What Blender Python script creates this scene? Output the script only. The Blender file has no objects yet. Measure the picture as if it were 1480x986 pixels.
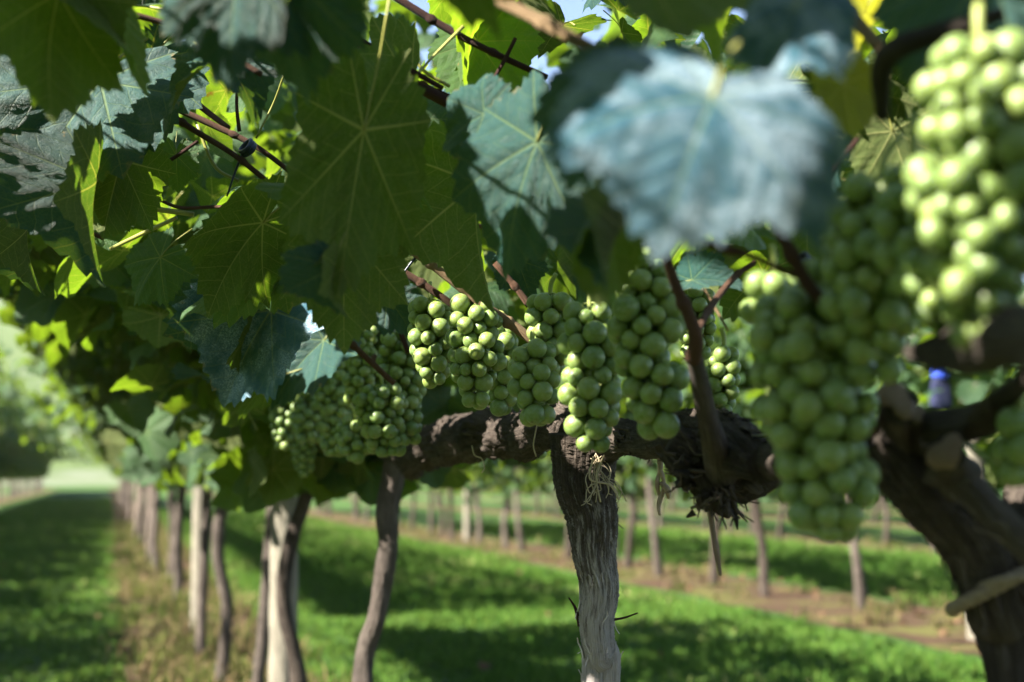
import bpy, math, random
import numpy as np
from mathutils import Vector, Matrix

random.seed(7)
rng = np.random.default_rng(7)
S = bpy.context.scene
COL = S.collection
R = math.radians

# ------------------------------------------------------------------ camera
F = 1480 * 50.0 / 36.0
CAM = Vector((0, 0, 0.95))
YAW, PITCH = R(15.76), R(5.42)
cam_d = bpy.data.cameras.new('camera')
cam = bpy.data.objects.new('camera', cam_d)
COL.objects.link(cam)
cam.location = CAM
cam.rotation_euler = (R(90) + PITCH, 0, -YAW)
cam_d.lens = 50
cam_d.sensor_width = 36
cam_d.clip_start = 0.02
cam_d.clip_end = 5000
cam_d.dof.use_dof = True
cam_d.dof.focus_distance = 1.48
cam_d.dof.aperture_fstop = 4.8
S.camera = cam
CR = cam.rotation_euler.to_matrix()
CRI = CR.inverted()

# ------------------------------------------------------------------ light
SUN = Vector((-0.85, -0.17, 0.75)).normalized()
world = bpy.data.worlds.new('World')
S.world = world
world.use_nodes = True
wn = world.node_tree
sky = wn.nodes.new('ShaderNodeTexSky')
sky.sky_type = 'NISHITA'
sky.sun_disc = False
sky.sun_elevation = math.asin(SUN.z)
sky.sun_rotation = math.atan2(SUN.x, SUN.y)
sky.air_density = 0.9
sky.dust_density = 0.8
sky.altitude = 1500
wn.links.new(sky.outputs[0], wn.nodes['Background'].inputs[0])
wn.nodes['Background'].inputs[1].default_value = 0.05
sun_d = bpy.data.lights.new('sun', 'SUN')
sun_d.energy = 5.0
sun_d.angle = R(0.53)
sun_d.color = (1.0, 0.93, 0.80)
sun = bpy.data.objects.new('sun', sun_d)
COL.objects.link(sun)
sun.rotation_euler = SUN.to_track_quat('Z', 'Y').to_euler()
S.view_settings.view_transform = 'Standard'
S.view_settings.look = 'None'
S.view_settings.exposure = 2.72
S.view_settings.gamma = 1.0
S.render.engine = 'CYCLES'
S.cycles.max_bounces = 8
S.cycles.diffuse_bounces = 4
S.cycles.glossy_bounces = 2
S.cycles.transmission_bounces = 4
S.cycles.volume_bounces = 0
S.cycles.use_denoising = True
S.cycles.sample_clamp_indirect = 6.0


# ------------------------------------------------------------------ helpers
def P(x, y, d):
    return CAM + CR @ Vector(((x - 740) / F * d, (493 - y) / F * d, -d))


def ray(x, y):
    return CR @ Vector(((x - 740) / F, (493 - y) / F, -1))


def DX(x, y, X):                       # depth at which the sight line meets the plane x = X
    return X / ray(x, y).x


def proj(p):
    q = CRI @ (Vector(p) - CAM)
    if q.z > -0.01:
        return None
    return (740 + F * q.x / -q.z, 493 - F * q.y / -q.z, -q.z)


def tag(o, label=None, cat=None, group=None, kind=None):
    if label: o['label'] = label
    if cat: o['category'] = cat
    if group: o['group'] = group
    if kind: o['kind'] = kind
    return o


def link(o, parent=None):
    COL.objects.link(o)
    if parent is not None:
        o.parent = parent
    return o


def empty(name, loc, label=None, cat=None, group=None):
    o = bpy.data.objects.new(name, None)
    o.empty_display_size = 0.05
    o.location = loc
    link(o)
    return tag(o, label, cat, group)


def mesh(name, V, Fs, mats, uv=None, rnd=None, midx=None, smooth=True, edge=None):
    V = np.asarray(V, dtype=np.float32)
    me = bpy.data.meshes.new(name)
    me.vertices.add(len(V))
    me.vertices.foreach_set('co', V.ravel())
    Fs = [np.asarray(f, dtype=np.int32) for f in Fs if len(f)]
    loops = np.concatenate([f.ravel() for f in Fs])
    tot = np.concatenate([np.full(len(f), f.shape[1], dtype=np.int32) for f in Fs])
    start = np.concatenate([[0], np.cumsum(tot)[:-1]]).astype(np.int32)
    me.loops.add(len(loops))
    me.loops.foreach_set('vertex_index', loops)
    me.polygons.add(len(tot))
    me.polygons.foreach_set('loop_start', start)
    me.polygons.foreach_set('loop_total', tot)
    if midx is not None:
        me.polygons.foreach_set('material_index', np.asarray(midx, dtype=np.int32))
    me.polygons.foreach_set('use_smooth', np.full(len(tot), smooth, dtype=bool))
    if uv is not None:
        l = me.uv_layers.new(name='UVMap')
        l.data.foreach_set('uv', np.asarray(uv, dtype=np.float32)[loops].ravel())
    if rnd is not None:
        a = me.attributes.new('rnd', 'FLOAT', 'POINT')
        a.data.foreach_set('value', np.asarray(rnd, dtype=np.float32))
    if edge is not None:
        a = me.attributes.new('edge', 'FLOAT', 'POINT')
        a.data.foreach_set('value', np.asarray(edge, dtype=np.float32))
    for m in (mats if isinstance(mats, (list, tuple)) else [mats]):
        me.materials.append(m)
    me.update()
    me.validate()
    return me


def obj(name, me, parent=None, loc=None):
    o = bpy.data.objects.new(name, me)
    if loc is not None:
        o.location = loc
    return link(o, parent)


def spline(pts, n):
    """Catmull-Rom through rows of pts (any dimension)."""
    p = np.asarray(pts, dtype=float)
    p = np.vstack([2 * p[0] - p[1], p, 2 * p[-1] - p[-2]])
    out = []
    m = len(p) - 3
    for k in range(n):
        t = k / (n - 1) * m
        i = min(int(t), m - 1)
        f = t - i
        a, b, c, d = p[i], p[i + 1], p[i + 2], p[i + 3]
        out.append(0.5 * (2 * b + (c - a) * f + (2 * a - 5 * b + 4 * c - d) * f * f + (3 * b - a - 3 * c + d) * f ** 3))
    return np.array(out)


def tube_np(pts, rad, seg=8, n=None, ridge=0.0, lump=0.0, seed=0, cap=True, step=0.012, ridge_n=(5, 9, 14)):
    """Tube along a spline; ridge/lump displace the surface like bark. Returns V, quads, tris, uv."""
    g = np.random.default_rng(seed)
    pts = np.array([list(p) for p in pts], dtype=float)
    rad = np.asarray(rad, dtype=float) if np.ndim(rad) else np.full(len(pts), float(rad))
    L = np.sum(np.linalg.norm(np.diff(pts, axis=0), axis=1))
    if n is None:
        n = max(len(pts) * 2, int(L / step))
    q = spline(np.hstack([pts, rad[:, None]]), n)
    C, r = q[:, :3], np.maximum(q[:, 3], 1e-4)
    T = np.gradient(C, axis=0)
    T /= np.linalg.norm(T, axis=1)[:, None] + 1e-9
    N = np.zeros_like(T)
    a = np.array([1.0, 0.13, 0.07]) if abs(T[0][0]) < 0.9 else np.array([0.1, 1.0, 0.1])
    nv = a - T[0] * a.dot(T[0])
    for i in range(n):
        nv = nv - T[i] * nv.dot(T[i])
        nv /= np.linalg.norm(nv) + 1e-9
        N[i] = nv
    B = np.cross(T, N)
    s = np.concatenate([[0], np.cumsum(np.linalg.norm(np.diff(C, axis=0), axis=1))])
    th = np.linspace(0, 2 * math.pi, seg, endpoint=False)
    disp = np.zeros((n, seg))
    if ridge:
        for m in ridge_n:
            ph = g.uniform(0, 6.28) + np.cumsum(g.normal(0, 0.16, n))
            am = 0.6 + 0.6 * np.sin(s * g.uniform(15, 40) + g.uniform(0, 6))
            w = np.sin(m * th[None] + ph[:, None] * 1.0 + s[:, None] * g.uniform(-6, 6))
            disp += ridge * am[:, None] * (np.abs(w) - 0.6) * 0.8
        disp += g.normal(0, ridge * 0.22, (n, seg))
    if lump:
        for _ in range(6):
            fm, fs = g.integers(1, 4), g.uniform(12, 60)
            disp += lump * 0.4 * np.sin(fm * th[None] + s[:, None] * fs + g.uniform(0, 6))
    rr = r[:, None] * (1 + disp)
    V = C[:, None, :] + rr[..., None] * (np.cos(th)[None, :, None] * N[:, None, :] + np.sin(th)[None, :, None] * B[:, None, :])
    V = V.reshape(-1, 3)
    i = np.arange(n - 1)[:, None]
    j = np.arange(seg)[None]
    jn = (j + 1) % seg
    Q = np.stack([i * seg + j, i * seg + jn, (i + 1) * seg + jn, (i + 1) * seg + j], -1).reshape(-1, 4)
    uv = np.stack([np.tile(np.minimum(th, 2 * math.pi - th) / math.pi, n), np.repeat(s, seg)], -1)
    Tt = np.zeros((0, 3), int)
    if cap:
        V = np.vstack([V, C[0], C[-1]])
        uv = np.vstack([uv, [[0, 0]], [[0, s[-1]]]])
        k = np.arange(seg)
        kn = (k + 1) % seg
        Tt = np.vstack([np.stack([np.full(seg, n * seg), kn, k], -1),
                        np.stack([np.full(seg, n * seg + 1), (n - 1) * seg + k, (n - 1) * seg + kn], -1)])
    return V, Q, Tt, uv


class MB:
    """Collects pieces into one mesh."""
    def __init__(self):
        self.V, self.Q, self.T, self.U, self.n = [], [], [], [], 0

    def add(self, V, Q, T, uv):
        self.V.append(V); self.U.append(uv)
        if len(Q): self.Q.append(np.asarray(Q) + self.n)
        if len(T): self.T.append(np.asarray(T) + self.n)
        self.n += len(V)
        return self

    def tube(self, *a, **k):
        return self.add(*tube_np(*a, **k))

    def box(self, lo, hi):
        (a, b, c), (d, e, f) = lo, hi
        V = np.array([[a, b, c], [d, b, c], [d, e, c], [a, e, c], [a, b, f], [d, b, f], [d, e, f], [a, e, f]], float)
        Q = np.array([[0, 3, 2, 1], [4, 5, 6, 7], [0, 1, 5, 4], [1, 2, 6, 5], [2, 3, 7, 6], [3, 0, 4, 7]])
        return self.add(V, Q, [], V[:, :2].copy())

    def mesh(self, name, mat, smooth=True, rnd=None):
        fs = []
        if self.Q: fs.append(np.concatenate(self.Q))
        if self.T: fs.append(np.concatenate(self.T))
        return mesh(name, np.concatenate(self.V), fs, mat, uv=np.concatenate(self.U), smooth=smooth, rnd=rnd)


# ------------------------------------------------------------------ materials
class NT:
    def __init__(self, name):
        self.m = bpy.data.materials.new(name)
        self.m.use_nodes = True
        self.t = self.m.node_tree
        self.t.nodes.clear()
        self.out = self.t.nodes.new('ShaderNodeOutputMaterial')

    def n(self, typ, **kw):
        nd = self.t.nodes.new('ShaderNode' + typ)
        for k, v in kw.items():
            setattr(nd, k, v)
        return nd

    def set(self, sock, v):
        if isinstance(v, bpy.types.NodeSocket):
            self.t.links.new(v, sock)
        else:
            if sock.type == 'RGBA' and len(v) == 3: v = (*v, 1)
            sock.default_value = v

    def math(self, op, a, b=0.0, c=None, clamp=False):
        nd = self.n('Math', operation=op, use_clamp=clamp)
        self.set(nd.inputs[0], a); self.set(nd.inputs[1], b)
        if c is not None: self.set(nd.inputs[2], c)
        return nd.outputs[0]

    def mix(self, f, a, b, blend='MIX'):
        nd = self.n('Mix', data_type='RGBA', blend_type=blend)
        self.set(nd.inputs[0], f); self.set(nd.inputs[6], a); self.set(nd.inputs[7], b)
        return nd.outputs[2]

    def noise(self, vec, scale, detail=3, rough=0.55):
        nd = self.n('TexNoise')
        if vec is not None: self.set(nd.inputs['Vector'], vec)
        nd.inputs['Scale'].default_value = scale
        nd.inputs['Detail'].default_value = detail
        nd.inputs['Roughness'].default_value = rough
        return nd.outputs[0]

    def ramp(self, f, stops):
        nd = self.n('ValToRGB')
        e = nd.color_ramp.elements
        while len(e) < len(stops): e.new(0.5)
        for k, (p, c) in enumerate(stops):
            e[k].position = p
            e[k].color = (*c, 1) if len(c) == 3 else c
        self.set(nd.inputs[0], f)
        return nd.outputs[0]

    def smooth(self, v, lo, hi, a=0.0, b=1.0):
        nd = self.n('MapRange', interpolation_type='SMOOTHSTEP')
        self.set(nd.inputs[0], v)
        for k, x in zip((1, 2, 3, 4), (lo, hi, a, b)): self.set(nd.inputs[k], x)
        return nd.outputs[0]

    def bump(self, h, strength, dist):
        nd = self.n('Bump')
        nd.inputs['Strength'].default_value = strength
        nd.inputs['Distance'].default_value = dist
        self.set(nd.inputs['Height'], h)
        return nd.outputs[0]

    def principled(self, **kw):
        nd = self.n('BsdfPrincipled')
        for k, v in kw.items():
            self.set(nd.inputs[k.replace('_', ' ')], v)
        return nd

    def done(self, shader):
        self.t.links.new(shader, self.out.inputs[0])
        return self.m


def leaf_material(name, top_a, top_b, under, trans, spray=0.0, tfac=0.36, rough=0.55):
    t = NT(name)
    uv = t.n('UVMap')
    sep = t.n('SeparateXYZ')
    t.set(sep.inputs[0], uv.outputs[0])
    u, v = sep.outputs[0], sep.outputs[1]
    geo = t.n('NewGeometry')
    oi = t.n('ObjectInfo')
    at = t.n('Attribute', attribute_name='rnd')
    rnd = t.math('FRACT', t.math('ADD', oi.outputs['Random'], at.outputs['Fac']))
    tc = t.n('TexCoord')
    # main veins taper outwards; chevron side veins; a fine net between them
    w = t.math('MULTIPLY', t.math('SUBTRACT', 1.15, u), 0.013)
    main = t.math('SUBTRACT', 1.0, t.smooth(v, t.math('MULTIPLY', w, 0.55), w), clamp=True)
    wob = t.math('MULTIPLY', t.math('SUBTRACT', t.noise(uv.outputs[0], 4.0, 1), 0.5), 0.06)
    ch = t.math('FRACT', t.math('MULTIPLY', t.math('ADD', t.math('SUBTRACT', u, t.math('MULTIPLY', v, 0.85)), wob), 6.5))
    side = t.math('ABSOLUTE', t.math('SUBTRACT', ch, 0.5))
    quilt = t.math('MULTIPLY', side, t.smooth(v, 0.0, 0.08))
    side = t.math('SUBTRACT', 1.0, t.smooth(side, 0.012, 0.04), clamp=True)
    vor = t.n('TexVoronoi', feature='DISTANCE_TO_EDGE')
    t.set(vor.inputs['Vector'], uv.outputs[0])
    vor.inputs['Scale'].default_value = 30
    net = t.math('SUBTRACT', 1.0, t.smooth(vor.outputs['Distance'], 0.01, 0.09), clamp=True)
    veins = t.math('MAXIMUM', main, t.math('MAXIMUM', t.math('MULTIPLY', side, 0.6), t.math('MULTIPLY', net, 0.22)))
    big = t.noise(tc.outputs['Object'], 9.0, 4)
    fine = t.noise(tc.outputs['Object'], 160.0, 2)
    mixv = t.math('ADD', t.math('MULTIPLY', rnd, 0.65), t.math('MULTIPLY', big, 0.35))
    top = t.mix(mixv, top_a, top_b)
    top = t.mix(t.math('MULTIPLY', veins, 0.45), top, (0.14, 0.20, 0.06))
    # brown specks and scorched edge spots on some leaves
    sp = t.smooth(t.noise(tc.outputs['Object'], 26.0, 3, 0.7), 0.70, 0.76)
    sp = t.math('MULTIPLY', sp, t.smooth(rnd, 0.55, 0.9))
    top = t.mix(sp, top, (0.16, 0.10, 0.03))
    ed = t.n('Attribute', attribute_name='edge')
    burn = t.math('ADD', ed.outputs['Fac'], t.math('MULTIPLY', t.math('SUBTRACT', t.noise(tc.outputs['Object'], 7.0, 4, 0.7), 0.62), 0.9))
    burn = t.math('MULTIPLY', t.smooth(burn, 0.93, 1.0), t.smooth(rnd, 0.25, 0.6))
    top = t.mix(t.math('MULTIPLY', burn, 0.8), top, (0.22, 0.15, 0.05))
    if spray:  # spray speckle plus blue-white sheen painted in broad patches
        s1 = t.smooth(t.noise(tc.outputs['Object'], 90.0, 3, 0.7), 0.40, 0.75)
        s2 = t.smooth(t.noise(tc.outputs['Object'], 2.6, 3), 0.40, 0.57)
        top = t.mix(t.math('MULTIPLY', t.math('MULTIPLY', s1, s2), spray), top, (0.52, 0.64, 0.76))
    und = t.mix(mixv, under, tuple(c * 1.35 for c in under))
    und = t.mix(t.math('MULTIPLY', veins, 0.85), und, (0.24, 0.25, 0.09))
    und = t.mix(t.math('MULTIPLY', sp, 0.7), und, (0.14, 0.09, 0.03))
    und = t.mix(t.math('MULTIPLY', burn, 0.8), und, (0.20, 0.13, 0.045))
    base = t.mix(geo.outputs['Backfacing'], top, und)
    tr = t.mix(rnd, trans, (trans[0] * 1.12, trans[1] * 1.05, trans[2]))
    tr = t.mix(t.math('MULTIPLY', veins, 0.6), tr, (0.50, 0.46, 0.06))
    tr = t.mix(t.math('MULTIPLY', sp, 0.8), tr, (0.20, 0.08, 0.01))
    hgt = t.math('ADD', t.math('MULTIPLY', veins, -0.6), t.math('ADD', t.math('MULTIPLY', fine, 0.5), t.math('MULTIPLY', big, 0.8)))
    hgt = t.math('ADD', hgt, t.math('MULTIPLY', quilt, 1.0))
    nrm = t.bump(hgt, 0.6, 0.005)
    rg = t.math('ADD', rough, t.math('MULTIPLY', geo.outputs['Backfacing'], 0.25))
    pb = t.principled(Base_Color=base, Roughness=rg, Normal=nrm)
    pb.inputs['Specular IOR Level'].default_value = 0.38
    tl = t.n('BsdfTranslucent')
    t.set(tl.inputs['Color'], tr)
    mx = t.n('MixShader')
    mx.inputs[0].default_value = tfac
    t.t.links.new(pb.outputs[0], mx.inputs[1])
    t.t.links.new(tl.outputs[0], mx.inputs[2])
    return t.done(mx.outputs[0])


M = {}
M['leaf'] = leaf_material('vine_leaf', (0.010, 0.045, 0.022), (0.032, 0.078, 0.018), (0.044, 0.064, 0.013), (0.145, 0.27, 0.010), tfac=0.36)
M['leaf_backlit'] = leaf_material('vine_leaf_backlit', (0.03, 0.08, 0.015), (0.05, 0.10, 0.02), (0.06, 0.08, 0.015), (0.24, 0.42, 0.015), tfac=0.45)  # backlit copy of the leaf: extra glow put into its transmitted colour
M['leaf_spray_sheen'] = leaf_material('vine_leaf_spray_sheen', (0.008, 0.060, 0.105), (0.010, 0.070, 0.115), (0.06, 0.08, 0.02), (0.08, 0.16, 0.02), spray=1.0, tfac=0.2)  # spray residue, plus shaded blue and white sheen painted into the colour
M['leaf_shade_teal'] = leaf_material('vine_leaf_shade_teal', (0.004, 0.040, 0.042), (0.008, 0.052, 0.048), (0.05, 0.066, 0.016), (0.08, 0.17, 0.01), tfac=0.25)  # shaded copy of the leaf: blue sky reflection painted into the top colour
M['leaf_yellow'] = leaf_material('vine_leaf_yellow', (0.12, 0.13, 0.02), (0.10, 0.13, 0.02), (0.13, 0.14, 0.03), (0.34, 0.36, 0.02), tfac=0.42)  # yellow on both faces and in the transmitted colour


def bark_material(name, dark, mid, light, bare=None, bare_fn=None, scale=1.0):
    t = NT(name)
    uv = t.n('UVMap')
    tc = t.n('TexCoord')
    mp = t.n('Mapping')
    t.set(mp.inputs[0], uv.outputs[0])
    mp.inputs['Scale'].default_value = (9 * scale, 14 * scale, 1)
    st = t.noise(mp.outputs[0], 2.2, 6, 0.7)
    mp2 = t.n('Mapping')
    t.set(mp2.inputs[0], uv.outputs[0])
    mp2.inputs['Scale'].default_value = (40 * scale, 9 * scale, 1)
    fib = t.noise(mp2.outputs[0], 1.6, 4, 0.7)
    bl = t.noise(tc.outputs['Object'], 14.0, 5, 0.65)
    k = t.math('ADD', t.math('MULTIPLY', st, 0.4), t.math('ADD', t.math('MULTIPLY', fib, 0.35), t.math('MULTIPLY', bl, 0.3)))
    c = t.ramp(k, [(0.36, dark), (0.52, mid), (0.68, light)])
    h = t.math('ADD', t.math('MULTIPLY', fib, 1.0), t.math('MULTIPLY', st, 0.8))
    rough = 0.9
    if bare:
        sep = t.n('SeparateXYZ')
        t.set(sep.inputs[0], tc.outputs['Object'])
        edge = t.math('ADD', sep.outputs[2], t.math('MULTIPLY', t.math('SUBTRACT', st, 0.5), bare_fn[2]))
        edge = t.math('ADD', edge, t.math('MULTIPLY', t.math('SUBTRACT', bl, 0.5), 0.12))
        msk = t.smooth(edge, bare_fn[0], bare_fn[1], 1.0, 0.0)
        bw = t.ramp(t.math('ADD', t.math('MULTIPLY', fib, 0.6), t.math('MULTIPLY', bl, 0.4)),
                    [(0.33, tuple(x * 0.25 for x in bare)), (0.47, tuple(x * 0.75 for x in bare)), (0.65, bare)])
        c = t.mix(msk, c, bw)
    nrm = t.bump(h, 0.9, 0.006)
    pb = t.principled(Base_Color=c, Roughness=rough, Normal=nrm)
    pb.inputs['Specular IOR Level'].default_value = 0.25
    return t.done(pb.outputs[0])


M['bark'] = bark_material('vine_bark', (0.010, 0.008, 0.007), (0.045, 0.034, 0.028), (0.14, 0.115, 0.095))
M['bark_bare'] = bark_material('vine_trunk_worn', (0.010, 0.008, 0.007), (0.05, 0.038, 0.03), (0.15, 0.12, 0.10),
                               bare=(0.46, 0.41, 0.40), bare_fn=(0.78, 0.92, 0.55))
M['bark_pale'] = bark_material('vine_trunk_pale', (0.04, 0.03, 0.026), (0.19, 0.15, 0.13), (0.42, 0.35, 0.31))
M['bark_grey'] = bark_material('vine_trunk_grey', (0.02, 0.016, 0.014), (0.07, 0.056, 0.048), (0.18, 0.15, 0.13))
M['cut'] = bark_material('cut_wood', (0.10, 0.06, 0.04), (0.36, 0.25, 0.19), (0.52, 0.40, 0.32))
M['post'] = bark_material('post_wood', (0.07, 0.065, 0.055), (0.17, 0.155, 0.125), (0.26, 0.24, 0.19), scale=0.5)


def simple(name, col, rough=0.6, var=0.3, scale=30.0, spec=0.4, metallic=0.0, bump=0.2):
    t = NT(name)
    tc = t.n('TexCoord')
    oi = t.n('ObjectInfo')
    nz = t.noise(tc.outputs['Object'], scale, 4)
    c = t.mix(nz, tuple(x * (1 - var) for x in col), tuple(min(1, x * (1 + var)) for x in col))
    pb = t.principled(Base_Color=c, Roughness=rough, Metallic=metallic, Normal=t.bump(nz, bump, 0.003))
    pb.inputs['Specular IOR Level'].default_value = spec
    return t.done(pb.outputs[0])


M['cane'] = bark_material('cane_brown', (0.05, 0.022, 0.014), (0.11, 0.055, 0.034), (0.17, 0.09, 0.055), scale=2.0)
M['cane_dark'] = bark_material('cane_dark', (0.03, 0.010, 0.010), (0.055, 0.022, 0.018), (0.09, 0.04, 0.03), scale=2.0)
M['cane_tan'] = bark_material('cane_tan', (0.17, 0.10, 0.05), (0.30, 0.20, 0.11), (0.42, 0.30, 0.18), scale=2.0)
M['petiole'] = simple('petiole_green', (0.20, 0.20, 0.05), 0.45, 0.3, 40)
M['stalk'] = simple('bunch_stalk', (0.22, 0.26, 0.07), 0.5, 0.3, 60)
M['wire'] = simple('galvanised_wire', (0.22, 0.22, 0.22), 0.4, 0.2, 80, 0.5, 0.8)
M['tie'] = simple('tie_plastic', (0.010, 0.018, 0.045), 0.35, 0.3, 60)
M['rope'] = simple('rope_fibre', (0.20, 0.16, 0.12), 0.95, 0.5, 200, 0.1, bump=0.8)
M['twine'] = simple('twine_fibre', (0.30, 0.25, 0.17), 0.9, 0.4, 150, 0.1)
M['dry'] = simple('dry_stalk', (0.26, 0.20, 0.15), 0.9, 0.5, 70, 0.1)


def berry_material(name, a, b):
    t = NT(name)
    tc = t.n('TexCoord')
    oi = t.n('ObjectInfo')
    at = t.n('Attribute', attribute_name='rnd')
    rnd = t.math('FRACT', t.math('ADD', oi.outputs['Random'], at.outputs['Fac']))
    nz = t.noise(tc.outputs['Object'], 1.8, 3)
    c = t.mix(t.math('ADD', t.math('MULTIPLY', rnd, 0.6), t.math('MULTIPLY', nz, 0.4)), a, b)
    bloom = t.smooth(t.noise(tc.outputs['Object'], 2.6, 5, 0.7), 0.40, 0.66)
    c = t.mix(t.math('MULTIPLY', bloom, 0.40), c, (0.21, 0.28, 0.19))
    sep = t.n('SeparateXYZ')
    uv = t.n('UVMap')
    t.set(sep.inputs[0], uv.outputs[0])
    dot = t.smooth(sep.outputs[1], 0.035, 0.055, 1.0, 0.0)
    c = t.mix(t.math('MULTIPLY', dot, 0.6), c, (0.07, 0.045, 0.02))
    fleck = t.smooth(t.noise(tc.outputs['Object'], 22.0, 2, 0.6), 0.70, 0.76)
    c = t.mix(t.math('MULTIPLY', fleck, 0.35), c, (0.40, 0.46, 0.22))
    rg = t.math('ADD', 0.36, t.math('MULTIPLY', bloom, 0.18))
    pb = t.principled(Base_Color=c, Roughness=rg, Subsurface_Weight=0.7)
    pb.inputs['Subsurface Radius'].default_value = (1.0, 1.1, 0.25)
    pb.inputs['Subsurface Scale'].default_value = 0.006
    pb.inputs['Specular IOR Level'].default_value = 0.45
    return t.done(pb.outputs[0])


M['berry'] = berry_material('grape_skin', (0.082, 0.145, 0.028), (0.172, 0.220, 0.046))


def ground_material():
    t = NT('meadow')
    tc = t.n('TexCoord')
    a = t.noise(tc.outputs['Object'], 0.9, 6, 0.6)
    b = t.noise(tc.outputs['Object'], 14.0, 6, 0.7)
    c = t.mix(b, (0.014, 0.045, 0.007), (0.048, 0.10, 0.016))
    c = t.mix(t.smooth(a, 0.52, 0.75), c, (0.10, 0.13, 0.03))
    pb = t.principled(Base_Color=c, Roughness=0.9, Normal=t.bump(b, 0.8, 0.05))
    pb.inputs['Specular IOR Level'].default_value = 0.2
    return t.done(pb.outputs[0])


def soil_material():
    t = NT('vineyard_soil')
    tc = t.n('TexCoord')
    a = t.noise(tc.outputs['Object'], 1.6, 5, 0.65)
    b = t.noise(tc.outputs['Object'], 22.0, 6, 0.7)
    c = t.mix(b, (0.030, 0.019, 0.014), (0.115, 0.072, 0.047))
    c = t.mix(t.smooth(a, 0.46, 0.62), c, t.mix(b, (0.05, 0.06, 0.018), (0.16, 0.15, 0.05)))
    pb = t.principled(Base_Color=c, Roughness=0.95, Normal=t.bump(b, 1.0, 0.05))
    pb.inputs['Specular IOR Level'].default_value = 0.1
    return t.done(pb.outputs[0])


def blade_material(name, a, b, dry, dryness):
    t = NT(name)
    at = t.n('Attribute', attribute_name='rnd')
    r = at.outputs['Fac']
    c = t.mix(r, a, b)
    c = t.mix(t.smooth(r, 1 - dryness, 1 - dryness + 0.08), c, dry)
    d = t.n('BsdfDiffuse'); t.set(d.inputs[0], c)
    tl = t.n('BsdfTranslucent'); t.set(tl.inputs[0], t.mix(0.5, c, (0.20, 0.29, 0.05)))
    mx = t.n('MixShader'); mx.inputs[0].default_value = 0.4
    t.t.links.new(d.outputs[0], mx.inputs[1]); t.t.links.new(tl.outputs[0], mx.inputs[2])
    return t.done(mx.outputs[0])


M['ground'] = ground_material()
M['soil'] = soil_material()
M['grass'] = blade_material('grass_blades', (0.022, 0.080, 0.011), (0.115, 0.19, 0.042), (0.32, 0.31, 0.14), 0.17)
M['weed'] = blade_material('weed_blades', (0.03, 0.055, 0.012), (0.10, 0.115, 0.035), (0.17, 0.125, 0.07), 0.55)


def hill_material():
    t = NT('hillside')
    tc = t.n('TexCoord')
    a = t.noise(tc.outputs['Object'], 0.012, 6, 0.6)
    b = t.noise(tc.outputs['Object'], 0.12, 5, 0.7)
    c = t.mix(b, (0.04, 0.07, 0.025), (0.09, 0.12, 0.04))
    c = t.mix(t.smooth(a, 0.50, 0.60), c, (0.12, 0.135, 0.10))
    pb = t.principled(Base_Color=c, Roughness=0.95)
    pb.inputs['Specular IOR Level'].default_value = 0.1
    return t.done(pb.outputs[0])


M['hill'] = hill_material()

# ------------------------------------------------------------------ the setting
ROW_X = 0.5
LEFT_X = -4.0
ROWS = [5.1, 9.9, 14.7, 19.5, 24.3]


def sheet(name, x0, x1, y0, y1, z, mat, nx=1, ny=1):
    xs, ys = np.linspace(x0, x1, nx + 1), np.linspace(y0, y1, ny + 1)
    X, Y = np.meshgrid(xs, ys)
    V = np.stack([X.ravel(), Y.ravel(), np.full(X.size, z)], -1)
    i, j = np.meshgrid(np.arange(ny), np.arange(nx), indexing='ij')
    k = (i * (nx + 1) + j).ravel()
    Q = np.stack([k, k + 1, k + nx + 2, k + nx + 1], -1)
    o = obj(name, mesh(name, V, [Q], mat, uv=V[:, :2]))
    return tag(o, kind='structure')


sheet('ground', -1500, 1500, -1500, 1500, 0.0, M['ground'], 30, 30)


def strip(xc, w, y0, y1, seed):
    g = np.random.default_rng(seed)
    n = int((y1 - y0) / 0.35)
    ys = np.linspace(y0, y1, n)
    l = xc - w / 2 + g.normal(0, 0.05, n)
    r = xc + w / 2 + g.normal(0, 0.05, n)
    V = np.concatenate([np.stack([l, ys, np.full(n, 0.006)], -1), np.stack([r, ys, np.full(n, 0.006)], -1)])
    k = np.arange(n - 1)
    Q = np.stack([k, k + n, k + n + 1, k + 1], -1)
    tag(obj('soil_strip', mesh('soil_strip', V, [Q], M['soil'], uv=V[:, :2])), kind='structure')


strip(0.52, 0.92, -2, 110, 1)
strip(LEFT_X, 1.1, -2, 110, 2)
for k, x in enumerate(ROWS):
    strip(x, 1.25, 1, 110, 10 + k)

# hills far behind
hv, az = [], np.linspace(R(-50), R(75), 120)
rings = np.array([150, 190, 240, 300, 370, 440, 500, 540.])
hts = np.array([0, 5, 16, 32, 52, 68, 78, 82.])
for rr, hh in zip(rings, hts):
    for a in az:
        bump = 0.75 + 0.25 * math.sin(a * 3.1 + 0.6) + 0.12 * math.sin(a * 9 + rr * 0.01) + 0.05 * math.sin(a * 23 + rr * 0.02)
        hv.append((rr * math.sin(a), rr * math.cos(a), hh * bump - (0.5 if hh == 0 else 0)))
nA = len(az)
i, j = np.meshgrid(np.arange(len(rings) - 1), np.arange(nA - 1), indexing='ij')
k = (i * nA + j).ravel()
tag(obj('hills', mesh('hills', np.array(hv), [np.stack([k, k + 1, k + nA + 1, k + nA], -1)], M['hill'])), kind='structure')

# haze over the valley
hz = NT('valley_haze')
pv = hz.n('VolumePrincipled')
pv.inputs['Color'].default_value = (0.93, 0.95, 1.0, 1)
pv.inputs['Density'].default_value = 0.0002
hz.t.links.new(pv.outputs[0], hz.out.inputs['Volume'])
hb = MB().box((-1600, -1600, -1.0), (1600, 1600, 110))
tag(obj('haze', hb.mesh('haze', hz.m, smooth=False)), kind='stuff')


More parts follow.
